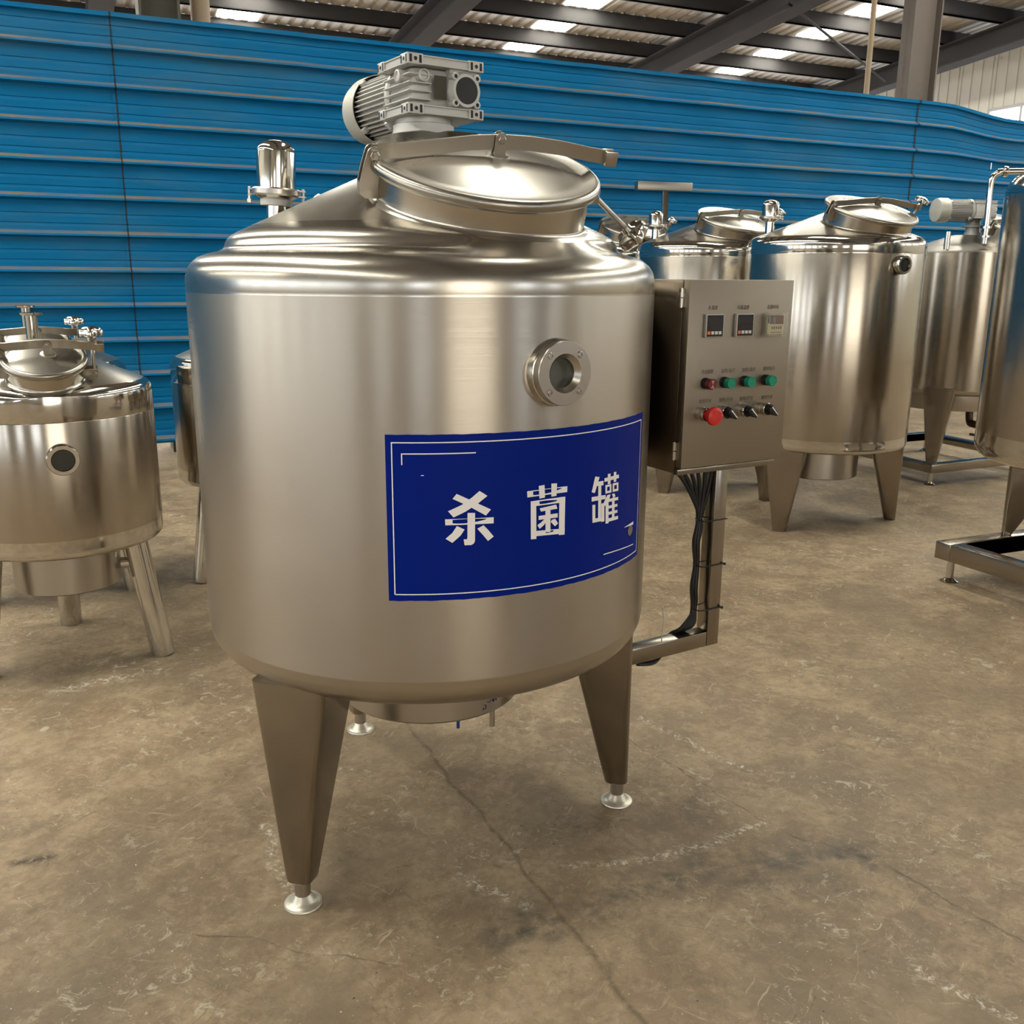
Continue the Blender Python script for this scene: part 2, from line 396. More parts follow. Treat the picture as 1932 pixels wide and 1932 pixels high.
for z in (.14, 1.4, 2.65): q.box((-11.9, WV + .03, z - .02), (19.9, WV + .06, z + .02), HM)
struct(q.build('trim_3', simple('dark_frame_paint', (.03, .028, .03), .5)), 'dark steel framing posts and rails behind the blue partition')

# hall walls, roof
CREAMW = simple('cream_wall_panel', (.66, .63, .54), .5)
GREYW = simple('dusty_wall_panel', (.34, .29, .22), .7)
DKS = simple('dark_painted_steel', (.055, .052, .052), .9, spec=.1)
def ribbed_wall(name, p0, p1, z0, z1, mat, pitch=.3, holes=(), inward=None, label=None):
    """wall of vertical ribs from p0 to p1 (hall u,v); holes = (a0,a1,z0,z1) along the length"""
    p0 = Vector((*p0, 0)); p1 = Vector((*p1, 0)); d = (p1 - p0); L = d.length; d.normalize(); nrm = Vector((-d.y, d.x, 0))
    q = MB(); cuts = sorted({0, L, *[h[0] for h in holes], *[h[1] for h in holes]})
    zc = sorted({h[2] for h in holes} | {h[3] for h in holes})
    def z1a(a): return z1 if not callable(z1) else z1(p0 + d * a)
    for i in range(len(cuts) - 1):
        a0, a1 = cuts[i], cuts[i + 1]; am = (a0 + a1) / 2
        hs = [h for h in holes if h[0] <= am <= h[1]]
        spans = [(z0, None)] if not hs else [(z0, hs[0][2]), (hs[0][3], None)]
        for s0, s1 in spans:
            prof = []; a = a0; 
            while a < a1 - 1e-6:
                b_ = min(a + pitch, a1); prof += [(a, 0), (b_ - .02, 0), (b_ - .01, .012), (b_, 0)] if b_ - a > .05 else [(a, 0), (b_, 0)]
                a = b_
            vs = []; fs = []
            for (t, o_) in prof:
                p = p0 + d * t + nrm * o_
                vs += [H(p.x, p.y, s0), H(p.x, p.y, s1 if s1 is not None else z1a(t))]
            for k in range(len(prof) - 1): fs.append((2 * k, 2 * k + 2, 2 * k + 3, 2 * k + 1))
            q.add(vs, fs)
    return struct(q.build(name, mat, sharp=20), label)
LWIN = [(a, a + 1.5, 1.1, 3.4) for a in [1.2 + 2.3 * k for k in range(11)]]
BWIN = [(a, a + 1.9, 1.3, 3.2) for a in (3., 7.5, 17., 21.5)] + [(10.8, 15.0, 0.02, 3.8)]
RWIN = [(a, a + 2.6, 3.0, 4.05) for a in (1.5, 5, 8.5, 12, 15.5, 19, 22.3)]
BWIN.sort(); 
ribbed_wall('wall_left', (-12, 17.5), (-12, -9), 0, lambda p: roofz(p.y), CREAMW, holes=LWIN, label='cream panel wall with a row of windows')
ribbed_wall('wall_front', (-12, -9), (20, -9), 0, lambda p: roofz(p.y), GREYW, holes=BWIN, label='panel wall with windows and a wide door opening')
ribbed_wall('wall_right', (14.6, -9), (14.6, 17.5), 0, lambda p: roofz(p.y), CREAMW, pitch=.21, holes=RWIN, label='cream gable wall of upright panels with a window strip')
ADDED_FWIN = [(a, a + 3.0, 1.0, 3.5) for a in (1.5, 6, 10.5, 15, 19.5, 24, 28)]  # added openings hidden behind the partition, put in to brighten the roof
ribbed_wall('wall_far', (20, 17.5), (-12, 17.5), 0, roofz(17.5), GREYW, holes=ADDED_FWIN, label='panel wall beyond the blue partition')
WG = emit('window_daylight', (.86, .93, 1.0), WINDOW)
ADDED_FGLOW = emit('added_roof_fill_glow', (.95, .97, 1.0), WINDOW * 1.0)  # added fill for the roof, no known window source
WGW = emit('open_doorway_daylight', (1.0, .93, .80), WINDOW * .7)
wi = 1
def window(p0, p1, z0, z1, mat, name=None, mull=2):
    global wi
    a = H(*p0); b = H(*p1)
    q = MB(); q.add([a + Z3 * z0, b + Z3 * z0, b + Z3 * z1, a + Z3 * z1], [(0, 1, 2, 3)])
    o = struct(q.build('window_%d' % wi, mat)); wi += 1
    d = (b - a).normalized(); nn = d.cross(Z3); L = (b - a).length
    M = frame(a, d, nn, Z3); f = MB(); t = .05
    f.box((0, -.05, z0), (t, .05, z1), M); f.box((L - t, -.05, z0), (L, .05, z1), M); f.box((0, -.05, z0), (L, .05, z0 + t), M); f.box((0, -.05, z1 - t), (L, .05, z1), M)
    for k in range(1, mull): f.box((L * k / mull - .02, -.03, z0), (L * k / mull + .02, .03, z1), M)
    f.build('window_frame', DKS if mat is WGW else simple('pale_window_frame', (.5, .48, .48), .5), o)
for h in LWIN: window((-12.02, 17.5 - h[0]), (-12.02, 17.5 - h[1]), h[2], h[3], WG)
for h in BWIN: window((-12 + h[0], -9.02), (-12 + h[1], -9.02), h[2], h[3], WGW if h[2] < .1 else WG, mull=1 if h[2] < .1 else 2)
for h in ADDED_FWIN: window((20 - h[0], 17.52), (20 - h[1], 17.52), h[2], h[3], ADDED_FGLOW)  # unseen glowing panes, added to throw light up onto the roof
for h in RWIN: window((14.64, -9 + h[0]), (14.64, -9 + h[1]), h[2], h[3], WG, mull=4)

# roof sheets (corrugated), with translucent rows
def roof_mat():
    m, n, l, b = nt('galvanised_roof_sheet')
    b.inputs['Metallic'].default_value = .0; b.inputs['Base Color'].default_value = (.5, .48, .46, 1)
    tc = n.new('ShaderNodeTexCoord'); no = n.new('ShaderNodeTexNoise'); no.inputs['Scale'].default_value = 1.2; no.inputs['Detail'].default_value = 4; l.new(tc.outputs['Object'], no.inputs['Vector'])
    mr = n.new('ShaderNodeMapRange'); mr.inputs[3].default_value = .32; mr.inputs[4].default_value = .6; l.new(no.outputs['Fac'], mr.inputs[0]); l.new(mr.outputs[0], b.inputs['Roughness'])
    cm = n.new('ShaderNodeMix'); cm.data_type = 'RGBA'; cm.inputs[6].default_value = (.40, .375, .355, 1); cm.inputs[7].default_value = (.58, .55, .52, 1); l.new(no.outputs['Fac'], cm.inputs[0]); l.new(cm.outputs[2], b.inputs['Base Color'])
    return m
RM = roof_mat()
SKY_U = [-10.3, -6.0, -1.75, 2.57, 7.15, 11.40, 15.8, ]
PURL = [14.70 + 1.0925 * k for k in range(-22, 3)]
q = MB(); u = -12.; prof = []
while u < 20:
    prof += [(u, 0), (u + .10, 0), (u + .125, .028), (u + .165, .028), (u + .19, 0)]; u += .19
vs = []; fs = []
for (a, o_) in prof:
    for v in (-9, 17.5): vs.append(H(a, v, roofz(v) + .10 + o_))
for k in range(len(prof) - 1): fs.append((2 * k, 2 * k + 1, 2 * k + 3, 2 * k + 2))
q.add(vs, fs); struct(q.build('ceiling', RM, sharp=20), 'grey corrugated sheet roof')
SKM = emit('skylight_daylight', (1.0, .98, .86), SKYLIGHT)
for uc in SKY_U:
    for k in range(len(PURL) - 1):
        v0, v1 = PURL[k] + .12, PURL[k + 1] - .10
        if v0 < 1.5 and uc not in (-6.0, 11.40): continue
        if uc == 2.57 and 4.0 < v0 < 10: continue
        q = MB(); q.add([H(uc - .29, v0, roofz(v0) + .09), H(uc + .29, v0, roofz(v0) + .09), H(uc + .29, v1, roofz(v1) + .09), H(uc - .29, v1, roofz(v1) + .09)], [(0, 1, 2, 3)])
        struct(q.build('window_%d' % wi, SKM), 'translucent roof sheet'); wi += 1
for v in PURL:
    q = MB(); z = roofz(v)
    q.box((-12, v - .035, z - .10), (20, v + .035, z + .10), HM); q.box((-12, v - .035, z - .10), (20, v + .06, z - .085), HM)
    struct(q.build('beam', DKS), 'roof purlin')
for uc in (-12.2 + 4.275 * k for k in range(7)):
    uc = uc + .02; q = MB()
    for (a, b_, z0, z1) in ((-.15, .15, -.44, -.42), (-.15, .15, -.12, -.10), (-.006, .006, -.43, -.11)):
        vs = []
        for v in (-9, 17.4):
            for (x, z) in ((a, z0), (b_, z0), (b_, z1), (a, z1)): vs.append(H(uc + x, v, roofz(v) + z))
        q.add(vs, [(0, 1, 2, 3), (4, 7, 6, 5), (0, 4, 5, 1), (1, 5, 6, 2), (2, 6, 7, 3), (3, 7, 4, 0)])
    struct(q.build('beam', DKS), 'sloping steel roof rafter')
# columns behind the partition
def hcolumn(u0, u1, v0, v1, mats, label, z1=5.4):
    q = MB(); t = .016
    q.box((u0, v0, 0), (u0 + t, v1, z1), HM); q.box((u1 - t, v0, 0), (u1, v1, z1), HM); q.box((u0, (v0 + v1) / 2 - .006, 0), (u1, (v0 + v1) / 2 + .006, z1), HM)
    return struct(q.build('column', mats), label)
COLM = simple('brown_grey_column_paint', (.15, .125, .105), .6)
hcolumn(6.97, 7.30, 6.90, 7.04, COLM, 'wide brown steel column rising behind the blue partition')
hcolumn(.53, .78, 6.90, 7.15, simple('olive_column_paint', (.075, .068, .048), .6), 'dark narrow steel column behind the left panel of the partition')
PM = simple('rusty_pipe_paint', (.36, .27, .17), .5)
q = MB(); q.cyl(H(.93, 7.12, 0), H(.93, 7.12, 5.4), .062, n=24); struct(q.build('column', PM), 'tan round pipe standing behind the partition')
q = MB(); q.cyl(H(6.54, 6.95, 0), H(6.54, 6.95, 5.4), .024, n=12); struct(q.build('column', PM), 'thin tan pole standing behind the partition')
q = MB(); q.tube([H(8.95, 11.1, 4.74), H(13.2, 13.6, 4.55)], .02, 8, smooth=False); struct(q.build('trim_2', DKS), 'thin diagonal brace rod under the roof')

# ------------------------------------------------------------------ tank components
def fillet(pts, rad, n=5):
    """round the corners of a 2D polyline; rad list per point"""
    out = [pts[0]]
    for i in range(1, len(pts) - 1):
        r = rad[i]
        if not r: out.append(pts[i]); continue
        a = Vector(pts[i - 1]); b = Vector(pts[i]); c = Vector(pts[i + 1])
        d1 = (a - b).normalized(); d2 = (c - b).normalized(); ang = d1.angle(d2); t = min(r / math.tan(ang / 2), (a - b).length * .49, (c - b).length * .49)
        p0 = b + d1 * t; p1 = b + d2 * t
        for k in range(n + 1):
            s = k / n; out.append(tuple(p0 * (1 - s) ** 2 + b * 2 * s * (1 - s) + p1 * s * s))
    out.append(pts[-1]); return out
def knob(parent, c, axis, r=.034):
    """five lobed polished hand knob"""
    x, y, z = basis(axis); M = frame(c, x, y, z); q = MB(); n = 120
    rings = [(0, -.024), (.29, -.024), (.33, -.014), (.45, -.0105), (.93, -.0095), (1.0, -.007), (1.0, .006), (.94, .0095), (.84, .012), (.5, .0170), (.2, .019), (0, .019)]
    vs = []; fs = []; L = len(rings)
    for i in range(n):
        t = 2 * PI * i / n; lobe = 1 - .19 * (.5 - .5 * math.cos(5 * t))
        for k, (rr, zz) in enumerate(rings):
            f = lobe if rr > .5 else 1; vs.append((r * rr * f * math.cos(t), r * rr * f * math.sin(t), zz * r / .034))
    for i in range(n):
        j = (i + 1) % n
        for k in range(L - 1): fs.append((i * L + k, j * L + k, j * L + k + 1, i * L + k + 1))
    q.add(vs, fs, M); return q.build('hand_knob', S_POL, parent, label='polished star shaped hand knob', sharp=32)
def hexbolt(q, c, axis, r=.008, h=.006):
    x, y, z = basis(axis); M = frame(c, x, y, z)
    q.lathe([(0, 0), (r, 0), (r, h), (r * .8, h + .0012), (0, h + .0012)], M, n=6)
    q.lathe([(r * .5, h), (r * .5, h + .004), (0, h + .004)], M, n=12)
def manhole(parent, C, n, e1, r, state, base=.05, surf=None):
    C = Vector(C); n = Vector(n).normalized(); e1 = Vector(e1); e1 = (e1 - n * e1.dot(n)).normalized(); e2 = n.cross(e1)
    M = frame(C, e1, e2, n); rn = r - .016; s = r / .21
    q = MB(); q.lathe([(rn, -.15), (rn, -.004), (rn + .006, 0), (rn - .02, .004), (rn - .02, -.13)], M, 96)
    if surf:
        ctr, zf = surf; ring = []
        for k in range(97):
            t = 2 * PI * k / 96; d_ = e1 * math.cos(t) + e2 * math.sin(t); lo_, hi_ = -.14, .0
            for _ in range(18):
                mi_ = (lo_ + hi_) / 2; p = C + d_ * rn + n * mi_
                if p.z > zf(math.hypot(p.x - ctr[0], p.y - ctr[1])): hi_ = mi_
                else: lo_ = mi_
            ring.append((C + d_ * rn + n * lo_, d_))
        vs = []; fs = []
        for p, d_ in ring: vs += [p + n * .007 + d_ * .0002, p + n * .0030 + d_ * .0022, p + n * .0002 + d_ * .0060, p - n * .004 + d_ * .012]
        for k in range(96):
            for j in range(3): fs.append((k * 4 + j, (k + 1) * 4 + j, (k + 1) * 4 + j + 1, k * 4 + j + 1))
        q.add(vs, fs)
    top = q.build('manhole', S_DISH, parent, label='tilted round manhole neck with domed lid')
    q = MB(); hd = .020 * s
    pr = [(r - .012, -.002), (r - .003, -.002), (r, .002), (r + .001, .009), (r - .001, .015), (r - .006, .0185), (r - .012, .0185), (r - .030 * s, .0125)]
    rd = r - .030 * s
    pr += [(rd * (1 - k / 10.), .0125 + hd * (1 - (1 - k / 10.) ** 2)) for k in range(1, 11)]
    q.lathe(pr, M, 96); q.build('lid', S_LID, top, sharp=50)
    zt = .0125 + hd
    q = MB(); a0 = .022 * s
    q.lathe([(.022, zt - .004), (.021, zt + .002), (.012, zt + .004), (0, zt + .004)], M @ Matrix.Translation((a0, 0, 0)), 28)
    for sg in (-1, 1):
        pl = [(a0 - .011, zt)] + [(a0 + .011, zt)] + arc_pts((a0, zt + .030), .011, 0, 180, 8)
        # plate in e1-n plane
        MM = frame(C, e1, n, e2 * -1)
        q.prism(pl, -sg * .0065 - .0015, -sg * .0065 + .0015, MM)
    hexbolt(q, C + e1 * a0 + n * (zt + .030) - e2 * .008, -e2, .0075, .005)
    q.build('clevis', S_BAR, top, label='small bolted clevis on the lid centre')
    # strap
    pts = [(-.208, .026), (-.19, .029), (-.16, .032), (-.10, .041), (-.03, .052), (.02, .0565), (.08, .0565), (.14, .052), (.20, .044), (.236, .040)]
    pts = [(a * s if abs(a) < .19 else (a - math.copysign(.21, a)) + math.copysign(r, a), b if s > .8 else .0565 - (.0565 - b) * .42) for a, b in pts]
    q = MB(); vs = []; fs = []
    for a, b in pts:
        for (dn_, de) in ((-.0125, -.0025), (.0125, -.0025), (.0125, .0025), (-.0125, .0025)):
            vs.append(C + e1 * a + n * (b + dn_) + e2 * de)
    for i in range(len(pts) - 1):
        for k in range(4): fs.append((i * 4 + k, i * 4 + (k + 1) % 4, (i + 1) * 4 + (k + 1) % 4, (i + 1) * 4 + k))
    fs += [(3, 2, 1, 0), tuple(len(vs) - 4 + k for k in range(4))]
    q.add(vs, fs)
    ae, be = pts[-1]
    for sg in (-1, 1):   # forked end
        q.box((ae - .004, sg * .011 - .002, be - .0135), (ae + .018, sg * .011 + .002, be + .0125), M, .001)
    q.box((ae - .006, -.013, be - .0130), (ae - .001, .013, be + .0122), M, .001)
    q.build('strap_arm', S_BAR, top, label='flat steel strap arching over the lid', sharp=30)
    # hinge
    d0 = -.21 + r * 0
    def A(a): return a + .21 - r   # shift hinge outline to this radius (a negative)
    out = [(A(-.222) , .006), (A(-.227), -.023), (A(-.226), -.042), (A(-.217), -.049), (A(-.172), -.049), (A(-.172), -.031), (A(-.194), -.031), (A(-.193), .020)] + arc_pts((A(-.2045), .026), .0125, -20, 165, 8)
    q = MB(); MM = frame(C, e1, n, -e2)
    for sg in (-1, 1): q.prism(out, sg * .0095 - .0018, sg * .0095 + .0018, MM)
    q.prism([(A(-.227), -.023), (A(-.226), -.042), (A(-.217), -.049), (A(-.213), -.046), (A(-.222), -.040), (A(-.223), -.023)], -.0095, .0095, MM)
    q.build('hinge_bracket', S_BAR, top)
    q = MB(); hexbolt(q, C + e1 * A(-.2045) + n * .025 - e2 * .0115, -e2, .009, .005); q.build('hinge_bolt', S_SAT, top)
    # swing bolt
    b0 = C + e1 * (r + .004) + n * -.030
    q = MB()
    q.box((r - .022, -.014, -.044), (r + .022, -.010, -.018), M, .0008); q.box((r - .022, .010, -.044), (r + .022, .014, -.018), M, .0008)
    hexbolt(q, C + e1 * (r + .014) + n * -.030 - e2 * .014, -e2, .006, .004)
    q.build('bolt_lug', S_BAR, top)
    p0 = C + e1 * (r + .014) - n * .030
    if state == 'down': dr = (e1 * .095 + n * -.072 - e2 * .02).normalized(); L = .105
    elif state == 'out': dr = (n * .9 + e1 * .28).normalized(); L = .092
    else: dr = (n * .2 + Z3).normalized(); L = .098
    q = MB(); q.cyl(p0, p0 + dr * L, .0052, n=14)
    for k in range(24): q.lathe([(.0052, 0), (.0055, .0005), (.0052, .0010)], frame(p0 + dr * (L * .52 + k * .0017), *basis(dr)), 14)
    q.build('swing_bolt', S_SAT, top)
    knob(top, p0 + dr * (L + .012), dr)
    return top
def prof_z(pr):
    pr = [p for p in pr]
    def f(r):
        best = -9
        for a, b_ in zip(pr[:-1], pr[1:]):
            lo, hi = min(a[0], b_[0]), max(a[0], b_[0])
            if lo <= r <= hi and hi - lo > 1e-9: best = max(best, a[1] + (b_[1] - a[1]) * (r - a[0]) / (b_[0] - a[0]))
        return best
    return f
def vent(parent, x, y, zc, zt, lean=(0, 0), gasket=True, r=.038):
    """breather: stub pipe, gasket, clamp and polished dome, between heights zc (in cone) and zt (top)"""
    h = zt - zc; ax = Vector((lean[0], lean[1], 1)).normalized(); DH = .108 if gasket else .092; X, Y, Zz = basis(ax); M = frame((x, y, zc), X, Y, Zz)
    q = MB(); cl = h - DH
    q.lathe([(r * .51, -.03), (r * .51, cl - .012), (r * .9, cl - .004), (r * 1.16, cl + .002)], M, 32); 
    a = q.build('air_vent', S_POL, parent, label='upright air vent with a polished dome')
    q = MB(); q.lathe([(r * .5, cl - .017), (r * .80, cl - .017), (r * .83, cl - .013), (r * .83, cl - .004), (r * .5, cl - .003)], M, 32)
    if gasket: q.build('gasket', WHITEP, a, label='white gasket ring')
    q = MB(); q.lathe([(r * .9, cl + .001), (r * 1.20, cl + .001), (r * 1.26, cl + .004), (r * 1.26, cl + .013), (r * 1.2, cl + .016), (r * .9, cl + .016)], M, 48)
    for sg in (-1, 1):
        for dz in (.001, .012): q.box((sg * r * 1.2 - .002, -.006, cl + dz), (sg * r * 1.2 + sg * .012 + .002, .006, cl + dz + .003), M)
        q.cyl(M @ Vector((sg * r * 1.42, 0, cl - .006)), M @ Vector((sg * r * 1.42, 0, cl + .018)), .0028, n=8)
    if True:
        x0 = M @ Vector((-r * 1.42, 0, cl - .010)); q.lathe([(0, -.006), (.005, -.003), (.005, .004), (0, .005)], frame(x0, X, Y, Zz), 8)
    q.build('clamp', S_SAT, a)
    q = MB(); n = 8; top = h
    pr = [(r, cl + .014), (r, top - r * .62)] + [(r * math.cos(t), top - r * .62 + r * .62 * math.sin(t)) for t in [PI / 2 * k / n for k in range(1, n + 1)]]
    q.lathe(pr, M, 48); q.build('dome_cap', S_POL, a)
    return a
def sightglass(parent, c, nrm, big=True, r=.054):
    nrm = Vector(nrm).normalized(); x, y, z = basis(nrm, Z3); M = frame(c, x, y, z)
    q = MB()
    if big:
        q.lathe([(r * 1.07, -.02), (r * 1.06, .004), (r * 1.03, .010), (r * .98, .0115), (r * .94, .0118), (r * .94, .0135)], M, 64)
        o = q.build('sight_glass', S_POL, parent, label='round bolted sight glass')
        q = MB(); q.lathe([(r * .94, .0128), (r, .0130), (r, .0262), (r * .985, .0278), (r * .61, .0278), (r * .46, .0180), (r * .46, -.01)], M, 64); q.build('flange', S_SAT, o, sharp=25)
        q = MB(); q.lathe([(0, .012), (r * .47, .012)], M, 40); q.build('pane', PORTG, o)
        q = MB(); q.lathe([(0, -.015), (r * .62, -.015), (r * .46, .004)], M, 40); q.build('opening', S_DARK, o)
        for k in range(4):
            t = PI / 4 + PI / 2 * k; cc = M @ Vector((r * .79 * math.cos(t), r * .79 * math.sin(t), .0275))
            q = MB(); MM = frame(cc, x, y, z)
            q.lathe([(.0054, .0002), (.0074, .0002)], MM, 20)
            q.mat = 1; q.lathe([(.0056, 0), (.0056, .0018), (.005, .0026), (.0026, .0026), (.0024, .0008), (0, .0008)], MM, 20)
            q.build('bolt', [S_DARK, S_SAT], o)
    else:
        q.lathe([(r * .8, -.03), (r * .8, .004), (r, .008), (r * 1.02, .014), (r, .028), (r * .95, .033), (r * .72, .033), (r * .68, .024)], M, 48)
        o = q.build('sight_glass', S_POL, parent)
        q = MB(); q.lathe([(0, .024), (r * .69, .024)], M, 40); q.build('pane', simple('dark_glass', (.02, .02, .016), .12, spec=.8), o)
    return o
def wedge_leg(parent, c, az, r_out, top_z, bot_z, wt, wb, dt, db, foot=False, rot=0.):
    """folded plate leg, outward face at radius r_out and azimuth az"""
    a = math.radians(az); e0 = Vector((math.cos(a), math.sin(a), 0)); a += math.radians(rot); er = Vector((math.cos(a), math.sin(a), 0)); et = Vector((-math.sin(a), math.cos(a), 0))
    bm = bmesh.new(); ring = {}
    for key, z, w_, d_ in (('t', top_z, wt, dt), ('b', bot_z, wb, db)):
        ring[key] = [bm.verts.new(Vector((c[0], c[1], z)) + e0 * r_out - er * dd + et * ww) for dd, ww in ((0, -w_ / 2), (0, w_ / 2), (d_, w_ / 2), (d_, -w_ / 2))]
    t, b_ = ring['t'], ring['b']
    bm.faces.new(t); bm.faces.new(b_[::-1]); vert = []
    for i in range(4): bm.faces.new((t[i], b_[i], b_[(i + 1) % 4], t[(i + 1) % 4]))
    bmesh.ops.recalc_face_normals(bm, faces=bm.faces[:])
    bm.edges.ensure_lookup_table()
    vert = [e for e in bm.edges if {v in t for v in e.verts} == {True, False}]
    bev = min(wb, db) * .30
    bmesh.ops.bevel(bm, geom=vert, offset=bev, segments=5, affect='EDGES', profile=.5)
    low = [e for e in bm.edges if all(abs(v.co.z - bot_z) < 1e-5 for v in e.verts)]
    bmesh.ops.bevel(bm, geom=low, offset=.006 if foot else .002, segments=3, affect='EDGES', profile=.5)
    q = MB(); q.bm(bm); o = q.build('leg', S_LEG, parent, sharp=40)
    if foot:
        p = Vector((c[0], c[1], 0)) + e0 * r_out - er * (db / 2 - .002)
        q = MB(); M = frame(p, Vector((1, 0, 0)), Vector((0, 1, 0)), Z3)
        q.lathe([(.0155, bot_z + .004), (.0155, .020)], M, 32)
        q.mat = 1; q.lathe([(.0155, .022), (.018, .019), (.0225, .010), (.030, .004), (.0365, .0035), (.0375, .001), (.0365, 0), (0, 0)], M, 48)
        q.build('foot', [S_SAT, simple('dusty_zinc_foot', (.62, .58, .49), .38, metal=.7)], o, label='adjustable round foot on a short stem')
    return o
def shell(parent, name, prof, c, mats, mi, n=128, bump=None, **kw):
    q = MB()
    M = Matrix.Translation((c[0], c[1], 0))
    vs = []; fs = []; L = len(prof)
    q.lathe(prof, M, n)
    if bump:
        C, nn_, rn, conef, zmin = bump; C = Vector(C); nn_ = Vector(nn_).normalized()
        for i, p in enumerate(q.v):
            if p[2] < zmin: continue
            d_ = Vector(p) - C; d_ -= nn_ * d_.dot(nn_); w_ = max(0, min(1, 1 - (d_.length - rn - .006) / .040)); w_ = w_ * w_ * (3 - 2 * w_)
            dz = conef(math.hypot(p[0] - c[0], p[1] - c[1])) - p[2]
            if dz > 0: q.v[i] = (p[0], p[1], p[2] + w_ * dz)
    # material by band
    q.m = []
    for i in range(n):
        for p in range(L - 1):
            if prof[p][0] < 1e-7 and prof[p + 1][0] < 1e-7: continue
            q.m.append(mi((prof[p][1] + prof[p + 1][1]) / 2, (prof[p][0] + prof[p + 1][0]) / 2))
    return q.build(name, mats, parent, sharp=30, **kw)

# ------------------------------------------------------------------ main tank
TC = Vector((-.1818, 2.0, 0)); R0 = .4665
tank = empty('mixing_tank', 'large upright steel tank with blue sign, manhole lid and motor on top', 'tank', loc=TC)
def settle(root):
    """children were built in world coordinates: make their meshes relative to the thing's base"""
    T = Matrix.Translation(-root.location)
    for ch in root.children_recursive: ch.data.transform(T)
prof = [(0, .445), (.30, .446)] + [(.4075 + .058 * math.sin(math.radians(a)), .507 - .058 * math.cos(math.radians(a))) for a in range(0, 91, 10)] + [(.4662, .5095), (.4665, .513), (.4665, .84), (.4665, 1.168), (.4662, 1.1705), (.4665, 1.173),
        (.4665, 1.186), (.4655, 1.198), (.4615, 1.210), (.4545, 1.221), (.441, 1.232), (.424, 1.2385), (.405, 1.2430), (.3975, 1.2455), (.3930, 1.2485), (.3905, 1.2535), (.3885, 1.260), (.3845, 1.2665), (.377, 1.2735), (.364, 1.2805), (.340, 1.2915), (.233, 1.340), (.131, 1.386), (.07, 1.411), (0, 1.414)]
def mi1(z, r): return 0 if .511 < z < 1.169 else (2 if r < .345 and z > 1.28 else 1)
S_BOT = steel('bottom_dish_steel', (.47, .425, .36), .30, blot=.04)
def mi1b(z, r): return 3 if z < .511 else mi1(z, r)
Cm = Vector((-.0545, 1.8006, 1.380)); nm = Vector((.140, -.354, .9245))
shell(tank, 'body', prof, TC, [S_BRUSH, S_DISH, S_CONE, S_BOT], mi1b, n=240, bump=(Cm, nm, .194, lambda r: 1.2785 - (r - .365) * .46, 1.205))
shell(tank, 'heater_drum', [(0, .299), (.197, .299), (.200, .303), (.200, .45)], TC, [S_SAT], lambda z, r: 0, n=96)
for az, ro in ((-120.4, 13), (1.2, -9), (121.6, 0)):
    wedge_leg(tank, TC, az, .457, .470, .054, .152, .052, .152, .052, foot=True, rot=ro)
Cm = Vector((-.0545, 1.8006, 1.380)); nm = Vector((.140, -.354, .9245)); an = math.radians(-68.4)
e1m = Vector((-math.sin(an), math.cos(an), 0))
manhole(tank, Cm, nm, e1m, .21, 'down', base=.049, surf=(TC, lambda r: max(prof_z(prof)(r), 1.2785 - (r - .365) * .46)))
vent(tank, -.4815, 2.005, 1.300, 1.4605, lean=(.05, 0))
q = MB(); q.cyl((-.455, 2.20, 1.28), (-.455, 2.20, 1.345), .013, n=16); q.tube([(-.47, 2.2, 1.342), (-.44, 2.2, 1.350), (-.415, 2.2, 1.352)], .011, 12)
q.lathe([(0, -.004), (.024, -.004), (.024, .004), (0, .004)], frame((-.425, 2.2, 1.352), *basis((1, -.3, .5))), 24); q.build('side_nozzle', S_SAT, tank)
a_ = math.radians(-57); sightglass(tank, TC + Vector((R0 * math.cos(a_), R0 * math.sin(a_), 1.0445)), (math.cos(a_), math.sin(a_), 0))
# bottom outlets
q = MB(); q.cyl((-.040, 1.885, .255), (-.040, 1.885, .31), .006, n=14); q.build('outlet_pipe', S_SAT, tank)
q = MB(); q.cyl((-.112, 1.86, .262), (-.112, 1.86, .31), .0035, n=10); q.build('sensor_rod', BLUEP, tank, label='thin blue rod under the heater drum')
q = MB(); q.cyl((.040, 1.80, .45), (.040, 1.80, .415), .020, n=28); q.build('drain_boss', S_SAT, tank)

# --- blue sign wrapped on the shell
def on_shell(az, z, off=.0012):
    a = math.radians(az); return Vector((TC.x + (R0 + off) * math.cos(a), TC.y + (R0 + off) * math.sin(a), z))
def band(q, az0, az1, z0, z1, off, n=40, zs=1):
    vs = []; fs = []
    for i in range(n + 1):
        a = az0 + (az1 - az0) * i / n
        for j in range(zs + 1): vs.append(on_shell(a, z0 + (z1 - z0) * j / zs, off))
    for i in range(n):
        for j in range(zs): fs.append((i * (zs + 1) + j, (i + 1) * (zs + 1) + j, (i + 1) * (zs + 1) + j + 1, i * (zs + 1) + j + 1))
    q.add(vs, fs)
q = MB(); vs = []; fs = []; n = 64
for i in range(n + 1):
    a = -93.3 + 71.1 * i / n; j0 = .0003 * math.sin(i * 2.1) + .0003 * math.sin(i * 5.3)
    lo, hi = .6625 + j0, .9485 + j0 * .7
    vs += [on_shell(a, lo, .0), on_shell(a, lo, .0011), on_shell(a, hi, .0011), on_shell(a, hi, .0)]
for i in range(n):
    for k in range(3): fs.append((i * 4 + k, (i + 1) * 4 + k, (i + 1) * 4 + k + 1, i * 4 + k + 1))
q.add(vs, fs); sign = q.build('sign', SIGN, tank, label='dark blue sign with white characters wrapped around the shell')
q = MB(); t = .0019
band(q, -92.1, -23.6, .9355 - t / 2, .9355 + t / 2, .0018); band(q, -91.9, -23.6, .6742 - t / 2, .6742 + t / 2, .0018)
da = math.degrees(t / R0)
band(q, -92.1, -92.1 + da, .674, .936, .0018, 1); band(q, -23.6 - da, -23.6, .674, .936, .0018, 1)
